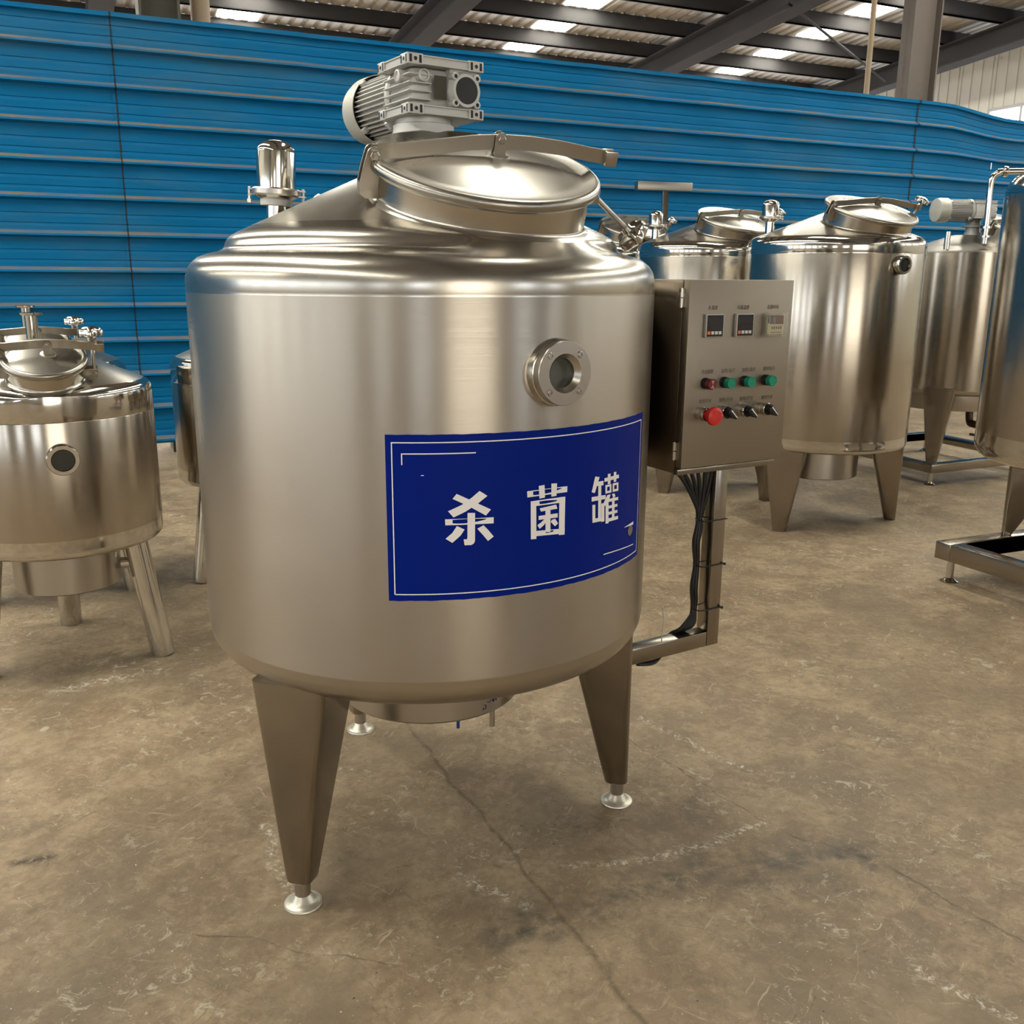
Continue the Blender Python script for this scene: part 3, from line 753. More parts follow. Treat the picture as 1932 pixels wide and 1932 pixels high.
band(q, -90.1, -75.0, .917 - t / 2, .917 + t / 2, .0018, 12); band(q, -90.1, -90.1 + da, .8985, .917, .0018, 1)
vs = []; fs = []; n = 24
for i in range(n + 1):
    a = -41.2 + 14.9 * i / n; z = .7004 - .0080 * (i / n) ** 1.35
    vs += [on_shell(a, z - t / 2, .0018), on_shell(a, z + t / 2, .0018)]
for i in range(n): fs.append((2 * i, 2 * i + 2, 2 * i + 3, 2 * i + 1))
q.add(vs, fs)
band(q, -86.2, -85.6, .8803, .8815, .0018, 1)
q.build('border_line', WHITE, sign, label='thin white border lines')
# each stroke as a polygon in a flat sheet (x right, y down), wrapped onto the shell
STROKES = {
 'sha': ((468, 812, 562, 962), (-81.2, -71.2, .7583, .8526), [
  [(708, 562), (766, 598), (698, 652), (610, 712), (525, 757), (487, 712), (580, 664), (650, 612)], [(545, 583), (517, 620), (620, 668), (755, 741), (792, 697), (690, 650)],
  [(468, 772), (812, 753), (812, 798), (470, 817)], [(622, 722), (676, 722), (676, 930), (668, 948), (648, 960), (602, 962), (596, 918), (618, 918), (622, 905)],
  [(548, 820), (602, 845), (575, 890), (518, 947), (472, 918), (518, 872)], [(692, 838), (738, 812), (775, 850), (812, 895), (770, 928), (730, 880)]]),
 'jun': ((1060, 1350, 510, 915), None, [
  [(1060, 568), (1350, 530), (1348, 572), (1062, 612)], [(1145, 530), (1187, 522), (1190, 612), (1150, 620)], [(1236, 513), (1277, 510), (1272, 600), (1235, 606)],
  [(1086, 640), (1126, 636), (1126, 912), (1086, 915)], [(1086, 640), (1334, 605), (1334, 645), (1090, 678)], [(1292, 610), (1334, 605), (1328, 880), (1287, 884)], [(1110, 855), (1330, 835), (1328, 872), (1112, 893)],
  [(1150, 690), (1270, 662), (1278, 692), (1160, 713)], [(1143, 745), (1280, 725), (1280, 755), (1143, 774)], [(1192, 690), (1228, 685), (1228, 860), (1192, 862)],
  [(1184, 768), (1208, 772), (1180, 812), (1150, 838), (1133, 812), (1160, 792)], [(1238, 772), (1262, 765), (1282, 798), (1260, 820), (1230, 788)]]),
 'guan': ((1522, 1727, 420, 803), None, [
  [(1548, 458), (1580, 462), (1562, 520), (1545, 578), (1522, 572)], [(1542, 500), (1608, 488), (1608, 520), (1535, 532)], [(1522, 608), (1625, 590), (1625, 620), (1522, 640)],
  [(1570, 505), (1592, 500), (1590, 775), (1568, 778)], [(1527, 665), (1548, 662), (1548, 790), (1527, 795)], [(1527, 768), (1610, 752), (1610, 780), (1527, 796)], [(1592, 655), (1615, 650), (1615, 785), (1592, 790)],
  [(1615, 470), (1727, 440), (1727, 466), (1615, 497)], [(1640, 440), (1661, 434), (1661, 508), (1640, 513)], [(1686, 424), (1706, 420), (1706, 492), (1686, 497)],
  [(1622, 520), (1668, 510), (1668, 526), (1622, 536)], [(1622, 565), (1668, 555), (1668, 572), (1622, 582)], [(1622, 520), (1635, 517), (1635, 578), (1622, 582)], [(1655, 513), (1668, 510), (1668, 572), (1655, 575)],
  [(1677, 507), (1723, 497), (1723, 513), (1677, 523)], [(1677, 552), (1723, 542), (1723, 559), (1677, 569)], [(1677, 507), (1690, 504), (1690, 565), (1677, 569)], [(1710, 500), (1723, 497), (1723, 559), (1710, 562)],
  [(1636, 592), (1662, 586), (1646, 640), (1646, 800), (1623, 803), (1623, 668), (1610, 676), (1608, 650)], [(1672, 584), (1692, 580), (1700, 602), (1680, 608)],
  [(1640, 622), (1722, 605), (1722, 627), (1640, 644)], [(1645, 670), (1716, 655), (1716, 676), (1645, 692)], [(1645, 716), (1716, 701), (1716, 722), (1645, 738)], [(1640, 765), (1722, 745), (1722, 770), (1640, 790)], [(1672, 612), (1692, 607), (1692, 765), (1672, 770)]])}
# sheet coordinates -> (azimuth, height): gentle quadratic fits of the wrapped film
def sheet(x, y):
    az = SAZ[0] + SAZ[1] * x + SAZ[2] * x * x + SAZ[3] * x ** 3 + SAZ[4] * x * y + SAZ[5] * y
    z = SZZ[0] + SZZ[1] * x + SZZ[2] * x * x + SZZ[3] * y + SZZ[4] * x * y + SZZ[5] * x ** 3
    return az, z
SAZ = (-97.32383, 41.95293, -19.45570, 8.98244, 1.69608, -1.30433)
SZZ = (0.985274, -0.011629, 0.028279, -0.220351, -0.023452, -0.017321)
for k_, (bb, rng, polys) in STROKES.items():
    q = MB()
    for i, po in enumerate(polys):
        dense = []
        for j in range(len(po)):
            a, b_ = po[j], po[(j + 1) % len(po)]
            for t in range(6): dense.append((a[0] + (b_[0] - a[0]) * t / 6, a[1] + (b_[1] - a[1]) * t / 6))
        q.add([on_shell(*sheet(x / 1000, y / 1000), .0020 + .00002 * i) for x, y in dense], [tuple(range(len(dense)))])
    q.build('lettering', WHITE, sign, label='white character', sharp=89)
q = MB(); vs = []; fs = []; n = 12
for i in range(n + 1):
    a = -32.4 + 5.6 * i / n; vs += [on_shell(a, .7372 - .0040 * i / n, .0020), on_shell(a, .7376 + .0022 * i / n, .0020)]
for i in range(n): fs.append((2 * i, 2 * i + 2, 2 * i + 3, 2 * i + 1))
q.add(vs, fs); q.build('torn_edge', WHITE, sign, label='small white torn scrap')
q = MB(); cc = [(-28.7 + 1.5 * math.cos(t), .7265 + .0105 * math.sin(t) * (1.15 if math.sin(t) < 0 else .75)) for t in [2 * PI * k / 20 for k in range(20)]]
q.add([on_shell(a, z, .0022) for a, z in cc], [tuple(range(20))]); q.build('bare_patch', S_SAT, sign, label='bare metal patch where the film is torn')
# marker writing on the drum
def on_drum(az, z, off=.0006):
    a = math.radians(az); return Vector((TC.x + (.200 + off) * math.cos(a), TC.y + (.200 + off) * math.sin(a), z))
q = MB()
for st in ([(-52, .312), (-51, .316)], [(-51, .323), (-49.5, .321), (-49.8, .313)], [(-49, .328), (-47, .325), (-46, .329)], [(-45, .331), (-43.5, .334), (-42.5, .330)], [(-44.5, .325), (-41, .333)], [(-43.5, .322), (-42.5, .336)], [(-41.5, .323), (-40.2, .336), (-39.5, .330)], [(-45, .328), (-39.5, .3285)]):
    q.tube([on_drum(*p) for p in st], .0008, 5, smooth=False)
q.build('marker_writing', BLUEM, tank, label='small handwriting in blue marker on the heater drum')

# --- gear motor
A1 = math.radians(33); gx = Vector((math.cos(A1), math.sin(A1), 0)); gy = Vector((-math.sin(A1), math.cos(A1), 0))
def gear_motor(parent, G, gx, gy, zoff=0., simple_=False):
    """G = centre of gearbox; gx along the long face, gy towards the motor"""
    M = frame(G, gx, gy, Z3); q = MB(); X, Y = .0825, .065
    q.box((-.062, -.042, -.036), (.074, .058, .036), M, .012)
    q.box((.012, -.056, -.036), (.078, .058, .036), M, .004)
    for sz in (-1, 1):
        z0, z1 = sorted((sz * .035, sz * .051))
        q.box((-X + .004, -Y + .004, z0 + .001), (X - .004, Y - .004, z1 - .001), M, .001)
        for zz in (z0, z1 - .002): q.box((-X + .001, -Y + .001, zz), (X - .001, Y - .001, zz + .002), M)
    for k in range(4):
        z = -.026 + k * .0145; q.box((-X + .006, -Y + .007, z), (-.028, Y - .01, z + .0024), M, .0008)
    q.lathe([(.0115, -.012), (.0115, .006), (.0085, .007), (.0075, .003), (0, .003)], frame(M @ Vector((-.044, -.052, .018)), gx, Z3, -gy), 24)
    q.lathe([(.0115, -.018), (.0115, .004), (.0085, .005), (.0075, .002), (0, .002)], frame(M @ Vector((-.0785, -.020, .018)), gy, Z3, -gx), 24)
    g = q.build('gear_motor', CAST, parent, label='pale grey finned gear motor')
    for sz in (-1, 1):
        zc = sz * .043
        for (cx, cy, fx) in [(sx * (X - .017), sy * Y, 1) for sx in (-1, 1) for sy in (-1, 1)] + [(sx * X, sy * (Y - .015), 0) for sx in (-1, 1) for sy in (-1, 1)]:
            q = MB(); hw = .016 if fx else .014; sgn = -1 if (cy < 0 if fx else cx < 0) else 1
            if fx: q.box((cx - hw, min(cy, cy - sgn * .006), zc - .0095), (cx + hw, max(cy, cy - sgn * .006), zc + .0095), M, .0008)
            else: q.box((min(cx, cx - sgn * .006), cy - hw, zc - .0095), (max(cx, cx - sgn * .006), cy + hw, zc + .0095), M, .0008)
            c3 = M @ Vector((cx, cy, zc)); nn = (gy if fx else gx) * sgn; tx = gx if fx else gy
            FM = frame(c3 + nn * .0003, tx, nn.cross(tx), nn)
            q.mat = 1
            for s2 in (-1, 1): q.add([(s2 * .0075, -.0068, 0), (s2 * .0128, -.0068, 0), (s2 * .0128, .0068, 0), (s2 * .0075, .0068, 0)], [(0, 1, 2, 3)], FM)
            q.lathe([(0, .0002), (.0036, .0002)], FM, 16); q.mat = 0
            if not simple_: q.build('mounting_lug', [CAST, S_DARK], g)
    F = frame(M @ Vector((.042, -.056, -.003)), gx, Z3, -gy)
    q = MB(); q.lathe([(.036, -.004), (.034, .004), (.030, .011), (.0295, .0135), (.0245, .0135), (.0240, .012)], F, 40)
    for k in range(4):
        t = PI / 4 + k * PI / 2; cc = F @ Vector((.0335 * math.cos(t), .0335 * math.sin(t), 0)); FF = frame(cc, gx, Z3, -gy)
        q.lathe([(.008, -.004), (.0075, .012), (.006, .0135), (.0038, .0135), (.0038, .011)], FF, 20); q.mat = 1; q.lathe([(.0038, .0115), (0, .0115)], FF, 16); q.mat = 0
    q.build('output_flange', [CAST, S_DARK], g)
    q = MB(); q.lathe([(.0245, .0125), (.018, .0132), (0, .0136)], F, 40); q.build('output_seal', CAPDARK, g, label='dark round output seal')
    q = MB(); q.box((-.022, -.0572, -.022), (.004, -.0562, .020), M); pl = q.build('name_plate', PLATE, g, label='small dark name plate')
    # motor barrel
    B = frame(M @ Vector((0, .058, -.004)), gx, -Z3, gy) if False else frame(M @ Vector((0, .058, -.004)), gx, Z3.cross(gx) * 0 + Z3, gx.cross(Z3))
    B = frame(M @ Vector((0, .058, -.004)), Z3, gx, gy)
    q = MB(); q.lathe([(0, 0), (.062, 0), (.066, .004), (.066, .014), (.052, .020), (.052, .180), (0, .180)], B, 48)
    for k in range(40):
        t = 2 * PI * k / 40; q.box((.050, -.0011, .022), (.0635, .0011, .165), B @ Matrix.Rotation(t, 4, 'Z'))
    for k in range(4):
        t = PI / 4 + PI / 2 * k; q.box((.055, -.008, .02), (.076, .008, .035), B @ Matrix.Rotation(t, 4, 'Z'), .002); q.box((.052, -.006, .145), (.070, .006, .162), B @ Matrix.Rotation(t, 4, 'Z'), .002)
    q.build('motor_barrel', CAST, g)
    q = MB(); q.lathe([(.0685, .158), (.0700, .158), (.0705, .200), (.066, .222), (.05, .226), (0, .226)], B, 64); q.lathe([(.0680, .160), (.0670, .215)], B, 64)
    q.build('fan_cover', CASTW, g, label='round pale fan cover')
    q = MB(); q.lathe([(.052, .176), (.0665, .176)], B, 48); q.build('fan_gap', S_DARK, g)
    return g
G = Vector((-.165, 1.998, 1.549))
gm = gear_motor(tank, G, gx, gy)
q = MB(); M = frame((TC.x + .002, TC.y, 0), gx, gy, Z3)
q.lathe([(.088, 1.400), (.086, 1.412), (.074, 1.418), (.060, 1.478), (.060, 1.486), (.054, 1.488), (.054, 1.500)], M, 48)
for k in range(8): q.box((.050, -.002, 1.415), (.080, .002, 1.452), M @ Matrix.Rotation(PI / 4 * k + .3, 4, 'Z'))
q.build('motor_mount', CAST, tank, label='cast round motor mount')
settle(tank)

# ------------------------------------------------------------------ control cabinet on its arm
ac = math.radians(29.2); cu = Vector((math.cos(ac), math.sin(ac), 0)); cn = Vector((cu.y, -cu.x, 0))
O = Vector((.363, 2.006, .80))
CM = frame(O, cu, Z3, cn)     # local: x along the door, y up, z towards viewer
ab = math.radians(31.5); bu = Vector((math.cos(ab), math.sin(ab), 0)); bn = Vector((bu.y, -bu.x, 0))
cab = empty('control_cabinet', 'steel control cabinet with knobs, lamps and displays beside the large tank', 'control cabinet', loc=(.480, 2.184, 0))
q = MB(); q.box((0, -.014, -.215), (.276, .397, -.022), CM, .0015); q.box((-.004, -.0145, -.022), (.276, -.002, -.006), CM, .001)
q.build('housing', steel('cabinet_side_steel', (.28, .245, .20), .20), cab)
q = MB(); q.box((0, 0, -.020), (.291, .397, 0), CM, .0012); door = q.build('door', S_CAB, cab)
for v in (.360, .037):
    q = MB(); q.cyl(CM @ Vector((-.004, v - .020, -.021)), CM @ Vector((-.004, v - .001, -.021)), .0042, n=14); q.cyl(CM @ Vector((-.004, v + .001, -.021)), CM @ Vector((-.004, v + .020, -.021)), .0042, n=14)
    q.box((-.003, v - .018, -.030), (.001, v + .018, -.012), CM); q.build('hinge', S_POL, cab)
q = MB(); q.cyl(CM @ Vector((.291, .215, -.012)), CM @ Vector((.297, .215, -.012)), .006, n=14); q.build('lock', simple('brown_lock', (.12, .07, .045), .5), cab)
def text_on(parent, s, u, v, h, width, name='lettering', mat=INK, z=.0003, shear=.12, lab=None):
    vs, fs = text_mesh(s, 1.0, .004, extr=.0)
    xs = [p.x for p in vs]; ys = [p.y for p in vs]; cx, cy = (min(xs) + max(xs)) / 2, (min(ys) + max(ys)) / 2; sx = width / (max(xs) - min(xs)); sy = h / (max(ys) - min(ys))
    q = MB(); q.add([((p.x - cx) * sx + (p.y - cy) * sy * shear + u, (p.y - cy) * sy + v, z) for p in vs], fs, CM)
    return q.build(name, mat, parent, label=lab or 'small dark caption')
for s, u, v, wd in (('\u6c34\u6e29\u5ea6', .0640, .340, .0265), ('\u6740\u83cc\u6e29\u5ea6', .1480, .340, .0345), ('\u6740\u83cc\u65f6\u95f4', .2331, .340, .0335),
                    ('\u5b8c\u6210\u62a5\u8b66', .0585, .2066, .033), ('\u52a0\u70ed1\u6307\u793a', .1162, .2066, .039), ('\u52a0\u70ed2\u6307\u793a', .1745, .2066, .039), ('\u6405\u62cc\u6307\u793a', .2347, .2066, .035),
                    ('\u6025\u505c\u5f00\u5173', .0570, .1440, .034), ('\u52a0\u70ed1\u5f00\u5173', .1149, .1440, .039), ('\u52a0\u70ed2\u5f00\u5173', .1736, .1440, .039), ('\u6405\u62cc\u5f00\u5173', .2344, .1430, .034)):
    text_on(door, s, u, v, .0092, wd)
def seg_digit(q, x, y, w_, h, t, z):
    for (a, b_, c, d) in ((0, h - t, w_, h), (0, h / 2 - t / 2, w_, h / 2 + t / 2), (0, 0, w_, t), (0, 0, t, h / 2), (w_ - t, 0, w_, h / 2), (0, h / 2, t, h), (w_ - t, h / 2, w_, h)):
        q.add([(x + a, y + b_, z), (x + c, y + b_, z), (x + c, y + d, z), (x + a, y + d, z)], [(0, 1, 2, 3)], CM)
for uc in (.0652, .1490):
    q = MB(); q.box((uc - .0245, .2790, 0), (uc + .0245, .3265, .0085), CM, .0012)
    c_ = q.build('temperature_controller', GREYP, cab, label='square temperature controller with a dark display')
    q = MB(); q.box((uc - .0215, .2805, .008), (uc + .0222, .3248, .0090), CM); q.build('display', BLACK, c_)
    q = MB()
    for k in range(4): seg_digit(q, uc - .018 + k * .0098, .3065, .0060, .0105, .0011, .00925); seg_digit(q, uc - .010 + k * .0080, .2950, .0045, .0080, .0009, .00925)
    q.build('digit', SEG, c_)
    for k in range(4):
        q = MB(); q.box((uc - .0200 + k * .0100, .2850, .009), (uc - .0125 + k * .0100, .2915, .0099), CM, .0003)
        b_ = q.build('button', ORANGE if k == 0 else BTN, c_, label='orange button' if k == 0 else 'white button')
q = MB(); q.box((.2135, .2815, 0), (.2620, .3240, .009), CM, .001); c_ = q.build('timer', BEIGE, cab, label='digital timer under a clear plastic cover')
q = MB(); q.box((.2190, .3035, .009), (.2590, .3225, .0094), CM); q.build('display_frame', BLACK, c_)
q = MB(); q.box((.2260, .3055, .0094), (.2565, .3205, .0097), CM); q.build('display', REDSCR, c_)
q = MB(); q.box((.2135, .3055, .009), (.2175, .3225, .0096), CM); q.build('side_label', simple('dark_blue_label', (.015, .025, .04), .5), c_)
for k in range(5):
    q = MB(); q.box((.2245 + k * .0065, .2925, .009), (.2275 + k * .0065, .2990, .0100), CM, .0004); q.build('thumbwheel', BLACK, c_)
    q = MB(); q.box((.2235 + k * .0065, .2850, .009), (.2280 + k * .0065, .2865, .0096), CM); q.build('thumbwheel_tab', BLACK, c_)
q = MB(); z0 = .0005
for a in ((.2085, .2775, .2110, .3285), (.2628, .2775, .2650, .3285), (.2085, .2775, .2650, .2800), (.2085, .3260, .2650, .3285)): q.box((a[0], a[1], z0), (a[2], a[3], .018), CM, .0008)
q.box((.2085, .2775, .0170), (.2650, .3285, .0180), CM, .0006)
for (a, b_) in ((.2055, .318), (.2055, .279), (.2610, .318), (.2610, .279)): q.box((a, b_, z0), (a + .007, b_ + .008, .0150), CM, .001)
q.build('clear_cover', CLEAR, c_, label='clear plastic cover')
for k, uc in enumerate((.0535, .1060, .1630, .2250)):
    q = MB(); B = CM @ Matrix.Translation((uc, .182, 0))
    q.mat = 0; q.lathe([(.0122, 0), (.0122, .010), (.0115, .0125)], B, 32)
    q.mat = 1; q.lathe([(.0112, .0125), (.0114, .0185), (.0119, .0190), (.0119, .0250), (.0112, .0262), (.0098, .0260), (.0093, .0254), (0, .0256)], B, 32)
    if k == 0:
        q.mat = 2
        for t0 in (60, 240):
            pts = [(0, 0)] + [(.0085 * math.cos(math.radians(t0 + 60 * i / 6)), .0085 * math.sin(math.radians(t0 + 60 * i / 6))) for i in range(7)]
            q.prism(pts, .0256, .0262, B)
    q.build('pilot_lamp', [BLACK, REDL if k == 0 else GREENL, simple('pale_mark', (.4, .25, .25), .5)], cab, label='dark red alarm lamp' if k == 0 else 'green indicator lamp')
uc = .0415; B = CM @ Matrix.Translation((uc, .1185, 0))
q = MB(); q.lathe([(.0145, 0), (.0145, .0155), (.0138, .0158), (.0138, .0168), (.0145, .0172), (.0145, .0270), (.0135, .0285)], B, 40)
q.mat = 1; q.lathe([(.0120, .0285), (.0125, .0400), (.0165, .0440), (.0195, .0465), (.0200, .0500), (.0190, .0540), (.0150, .0565), (.008, .0570), (0, .0570)], B, 40)
q.lathe([(.0110, .0567), (.0112, .0578), (.0120, .0578), (.0122, .0566)], B, 40, .5, 2.6)
q.build('emergency_button', [S_POL, REDB], cab, label='red mushroom emergency stop button')
for uc in (.0990, .1560, .2160):
    B = CM @ Matrix.Translation((uc, .1195, 0)); q = MB()
    q.lathe([(.0140, 0), (.0140, .0125), (.0134, .0130), (.0134, .0138), (.0140, .0142), (.0140, .0245), (.0128, .0262)], B, 40)
    q.mat = 1; q.lathe([(.0128, .0258), (.0122, .0290), (0, .0292)], B, 40)
    R_ = B @ Matrix.Rotation(math.radians(-42), 4, 'Z')
    q.prism([(-.011, -.0042), (-.008, -.0075), (.008, -.0062), (.0165, -.0035), (.0185, 0), (.0165, .0035), (.008, .0062), (-.008, .0075), (-.011, .0042)], .0285, .0430, R_, .001)
    q.mat = 2; q.prism([(-.008, .0012), (.0165, .0004), (.0165, .0022), (-.008, .0040)], .0430, .0434, R_)
    q.build('selector_switch', [S_POL, BLACK, WHITE], cab, label='black selector knob with a white pointer line')
pc = Vector((.480, 2.184, 0)); PMx = frame(pc, bu, bn, Z3) 
q = MB(); q.box((-.019, -.019, .332), (.019, .019, .786), frame(pc, bu, -bn, Z3), .0025); q.build('support_post', S_LEG, cab, label='square steel support post')
q = MB(); q.box((-.255, -.019, .332), (-.0192, .019, .370), frame(pc, bu, -bn, Z3), .0025); q.build('support_arm', S_LEG, cab, label='square steel arm joining the post to the tank leg')
settle(cab)
# cables
cb = MB(); off = -bn * .012
mid = [pc - bu * (.040 + b_) - bn * .008 + Z3 * z for z, b_ in ((.648, 0), (.592, .006), (.537, .001), (.480, .005), (.427, .002))]
for i, tp in enumerate([(-.150, .020), (-.125, .012), (-.095, .006), (-.070, 0), (-.045, -.006), (-.022, -.012)]):
    j = Vector((math.cos(i * 1.3), math.sin(i * 1.3), 0)) * .0042
    g1 = pc + bu * tp[0] - bn * tp[1] + Z3 * .80; g2 = g1.lerp(mid[0], .5) + Z3 * (.020 - .004 * i) + bu * .006
    path = [g1, g2] + [m_ + j * (.8 if k in (0, 2, 4) else 1.25) for k, m_ in enumerate(mid)] + [pc - bu * (.048 + .007 * i) - bn * .002 + Z3 * .386, pc - bu * (.082 + .003 * i) - bn * .027 + Z3 * .362, pc - bu * .125 - bn * .022 + Z3 * .326 + j, pc - bu * .170 + Z3 * .317 + j, pc - bu * .215 + Z3 * .322 + j * .5]
    cb.tube(path, .0047, 10)
cable = cb.build('cable_bundle', RUBBER); cable['label'] = 'black cable bundle tied along the support post under the control cabinet'; cable['category'] = 'cable'
for zt in (.648, .537, .427):
    q = MB(); pts = []
    ring = [(-.0205, .0205), (.0205, .0205), (.0205, -.0205), (-.0205, -.0205), (-.044, -.016), (-.051, .000), (-.045, .017)]
    pts = [pc + bu * a + bn * b_ + Z3 * (zt) for a, b_ in ring]; pts.append(pts[0])
    q.tube(pts, .0016, 6, smooth=False)
    if zt < .6: q.box((-.003, -.003, -.003), (.003, .003, .003), Matrix.Translation(pts[1] + bn * .002))
    q.build('cable_tie', RUBBER, cable)
q = MB(); q.tube([(.356, 2.110, .366), (.360, 2.114, .40), (.361, 2.115, .428), (.357, 2.112, .447)], .0012, 6); q.cyl((.3605, 2.1145, .424), (.357, 2.112, .449), .0020, n=8)
o = q.build('cable_tie', CREAM); o['label'] = 'loose pale wire end standing up from the support arm'; o['category'] = 'wire'

# ------------------------------------------------------------------ tall tanks in the row behind (cone roof, three folded legs)
def tall_tank(c, label, group):
    c = Vector((*c, 0)); t = empty('storage_tank', label, 'tank', group, loc=c); R = .418
    prof = fillet([(0, .390), (.36, .394), (R, .395), (R, 1.3825), (.045, 1.519), (.04, 1.53)], [0, 0, .045, .055, 0, 0], 7)
    zz = [(R, .425), (R, 1.265)]
    out = []
    for p in prof:
        out.append(p)
    # insert band seams
    res = []
    for i in range(len(out) - 1):
        res.append(out[i])
        a, b_ = out[i], out[i + 1]
        if abs(a[0] - R) < 1e-4 and abs(b_[0] - R) < 1e-4 and b_[1] - a[1] > .5: res += [(R - .0008, .455), (R, .458), (R, 1.312), (R - .0008, 1.315), (R, 1.318)]
    res.append(out[-1])
    S_C2 = S_CONE
    am = math.radians(-67); C2 = c + Vector((.205 * math.cos(am), .205 * math.sin(am), 1.535 - .205 * .382)) + Vector((.135, -.315, .939)) * .047; cf = lambda r: 1.537 - .378 * r
    shell(t, 'body', res, c, [S_BRUSH2, S_POL, S_CONE], lambda z, r: 0 if .457 < z < 1.313 else (2 if r < .388 and z > 1.3 else 1), n=200, bump=(C2, (.135, -.315, .939), .198, cf, 1.345))
    shell(t, 'heater_drum', [(0, .232), (.197, .232), (.2, .235), (.2, .40)], c, [S_SAT], lambda z, r: 0, n=72)
    for az, ro in ((-129.0, 16), (-8.0, -9), (113.0, 0)): wedge_leg(t, c, az, .415, .43, 0., .205, .060, .165, .055, rot=ro)
    manhole(t, C2, (.135, -.315, .939), (.955, .29, 0), .214, 'out', base=.047, surf=(c, lambda r: max(prof_z(res)(r), cf(r))))
    a = math.radians(172); vent(t, c.x + .315 * math.cos(a), c.y + .315 * math.sin(a), 1.385, 1.572, r=.042, gasket=False)
    q = MB(); q.lathe([(.024, 1.515), (.024, 1.576), (.040, 1.580), (.041, 1.586), (.024, 1.587), (.022, 1.578), (.022, 1.52)], Matrix.Translation((c.x, c.y, 0)), 32); q.build('top_nozzle', S_POL, t)
    a = math.radians(-65); sightglass(t, c + Vector((R * math.cos(a), R * math.sin(a), 1.264)), (math.cos(a), math.sin(a), 0), big=False, r=.042)
    settle(t)
    return t
t2 = tall_tank((1.563, 4.80), 'tall steel storage tank with sight glass directly right of the control cabinet', 'tall steel tanks in a row')
for (x, y), lab in (((1.125, 5.63), 'tall steel storage tank half hidden behind the control cabinet'), ((.665, 6.47), 'storage tank hindmost of the tall row, glimpsed beside the large tank')):
    c_ = copy_tree(t2); c_.location = (x, y, 0); c_.rotation_euler = (0, 0, 0); c_['label'] = lab

# ------------------------------------------------------------------ small tanks on round legs (left)
def small_tank(c, label, group):
    c = Vector((*c, 0)); t = empty('small_tank', label, 'tank', group, loc=c); R = .297
    prof = fillet([(0, .384), (.24, .386), (R, .387), (R, .876), (.03, .992), (0, .993)], [0, 0, .034, .040, 0, 0], 7)
    res = []
    for i in range(len(prof) - 1):
        res.append(prof[i]); a, b_ = prof[i], prof[i + 1]
        if abs(a[0] - R) < 1e-4 and abs(b_[0] - R) < 1e-4 and b_[1] - a[1] > .3: res += [(R - .0006, .446), (R, .448), (R, .790), (R - .0006, .792), (R, .794)]
    res.append(prof[-1])
    am = math.radians(-64.8); C7 = c + Vector((.197 * math.cos(am), .197 * math.sin(am), .993 - .197 * .42)) + Vector((.17, -.36, .917)) * .052; cf = lambda r: .9965 - .434 * r
    shell(t, 'body', res, c, [S_BRUSH2, S_POL, S_CONE], lambda z, r: 0 if .448 < z < .791 else (2 if r < .272 and z > .8 else 1), n=200, bump=(C7, (.17, -.36, .917), .099, cf, .845))
    shell(t, 'heater_drum', [(0, .240), (.156, .240), (.158, .243), (.158, .39)], c, [S_SAT], lambda z, r: 0, n=72)
    for az in (-130, -3, 118):
        a = math.radians(az); er = Vector((math.cos(a), math.sin(a), 0))
        q = MB(); q.cyl(c + er * .288, c + er * .226 + Z3 * .40, .036, n=32); q.build('leg', S_POL, t)
    manhole(t, C7, (.17, -.36, .917), (.93, .36, 0), .115, 'up', base=.052, surf=(c, lambda r: max(prof_z(res)(r), cf(r))))
    a = math.radians(-61); sightglass(t, c + Vector((R * math.cos(a), R * math.sin(a), .690)), (math.cos(a), math.sin(a), 0), big=False, r=.044)
    a = math.radians(20); er = Vector((math.cos(a), math.sin(a), 0))
    q = MB(); q.cyl(c + er * .14 + Z3 * .285, c + er * .205 + Z3 * .285, .019, n=24); q.cyl(c + er * .20 + Z3 * .285, c + er * .208 + Z3 * .285, .027, n=24); q.build('drain_pipe', S_POL, t)
    q = MB(); q.lathe([(.018, .97), (.018, 1.075), (.032, 1.078), (.033, 1.084), (.018, 1.085)], Matrix.Translation((c.x - .055, c.y + .05, 0)), 32); q.build('top_nozzle', S_POL, t)
    settle(t); return t
s1 = small_tank((-1.422, 2.909), 'small steel tank on round legs at the left edge, nearest of its kind', 'small steel tanks on round legs')
c_ = copy_tree(s1); c_.location = (-1.765, 3.564, 0); c_['label'] = 'small steel tank directly behind the nearest small tank'
c_ = copy_tree(s1); c_.location = (-1.077, 3.875, 0); c_.rotation_euler = (0, 0, math.radians(4)); c_['label'] = 'small steel tank peeking out behind the left side of the large tank'

# ------------------------------------------------------------------ tank with gear motor on a floor frame (back right)
def skid(parent, corner, du, dv, Lu, Lv, z0, z1, cross=()):
    du = Vector(du); dv = Vector(dv); corner = Vector(corner); M = frame(corner, du, dv, Z3 if du.cross(dv).z > 0 else Z3); w_ = z1 - z0
    q = MB()
    def bar(a0, b0, a1, b1):
        q.box((min(a0, a1), min(b0, b1), z0), (max(a0, a1), max(b0, b1), z1), M, .003)
    bar(0, 0, Lu, w_); bar(0, Lv - w_, Lu, Lv); bar(0, w_, w_, Lv - w_); bar(Lu - w_, w_, Lu, Lv - w_)
    for cr in cross: bar(cr, w_, cr + w_, Lv - w_)
    fr = q.build('floor_frame', S_LEG, parent, label='welded square tube frame')
    for a, b_ in ((w_ / 2 + .01, w_ / 2 + .01), (Lu - w_ / 2 - .01, w_ / 2 + .01), (w_ / 2 + .01, Lv - w_ / 2 - .01), (Lu - w_ / 2 - .01, Lv - w_ / 2 - .01)):
        p = M @ Vector((a, b_, 0)); q = MB(); q.lathe([(0, 0), (.033, 0), (.034, .003), (.024, .008), (.015, .018), (.014, z0)], Matrix.Translation(p), 32); q.build('foot', S_POL, fr)
    return fr
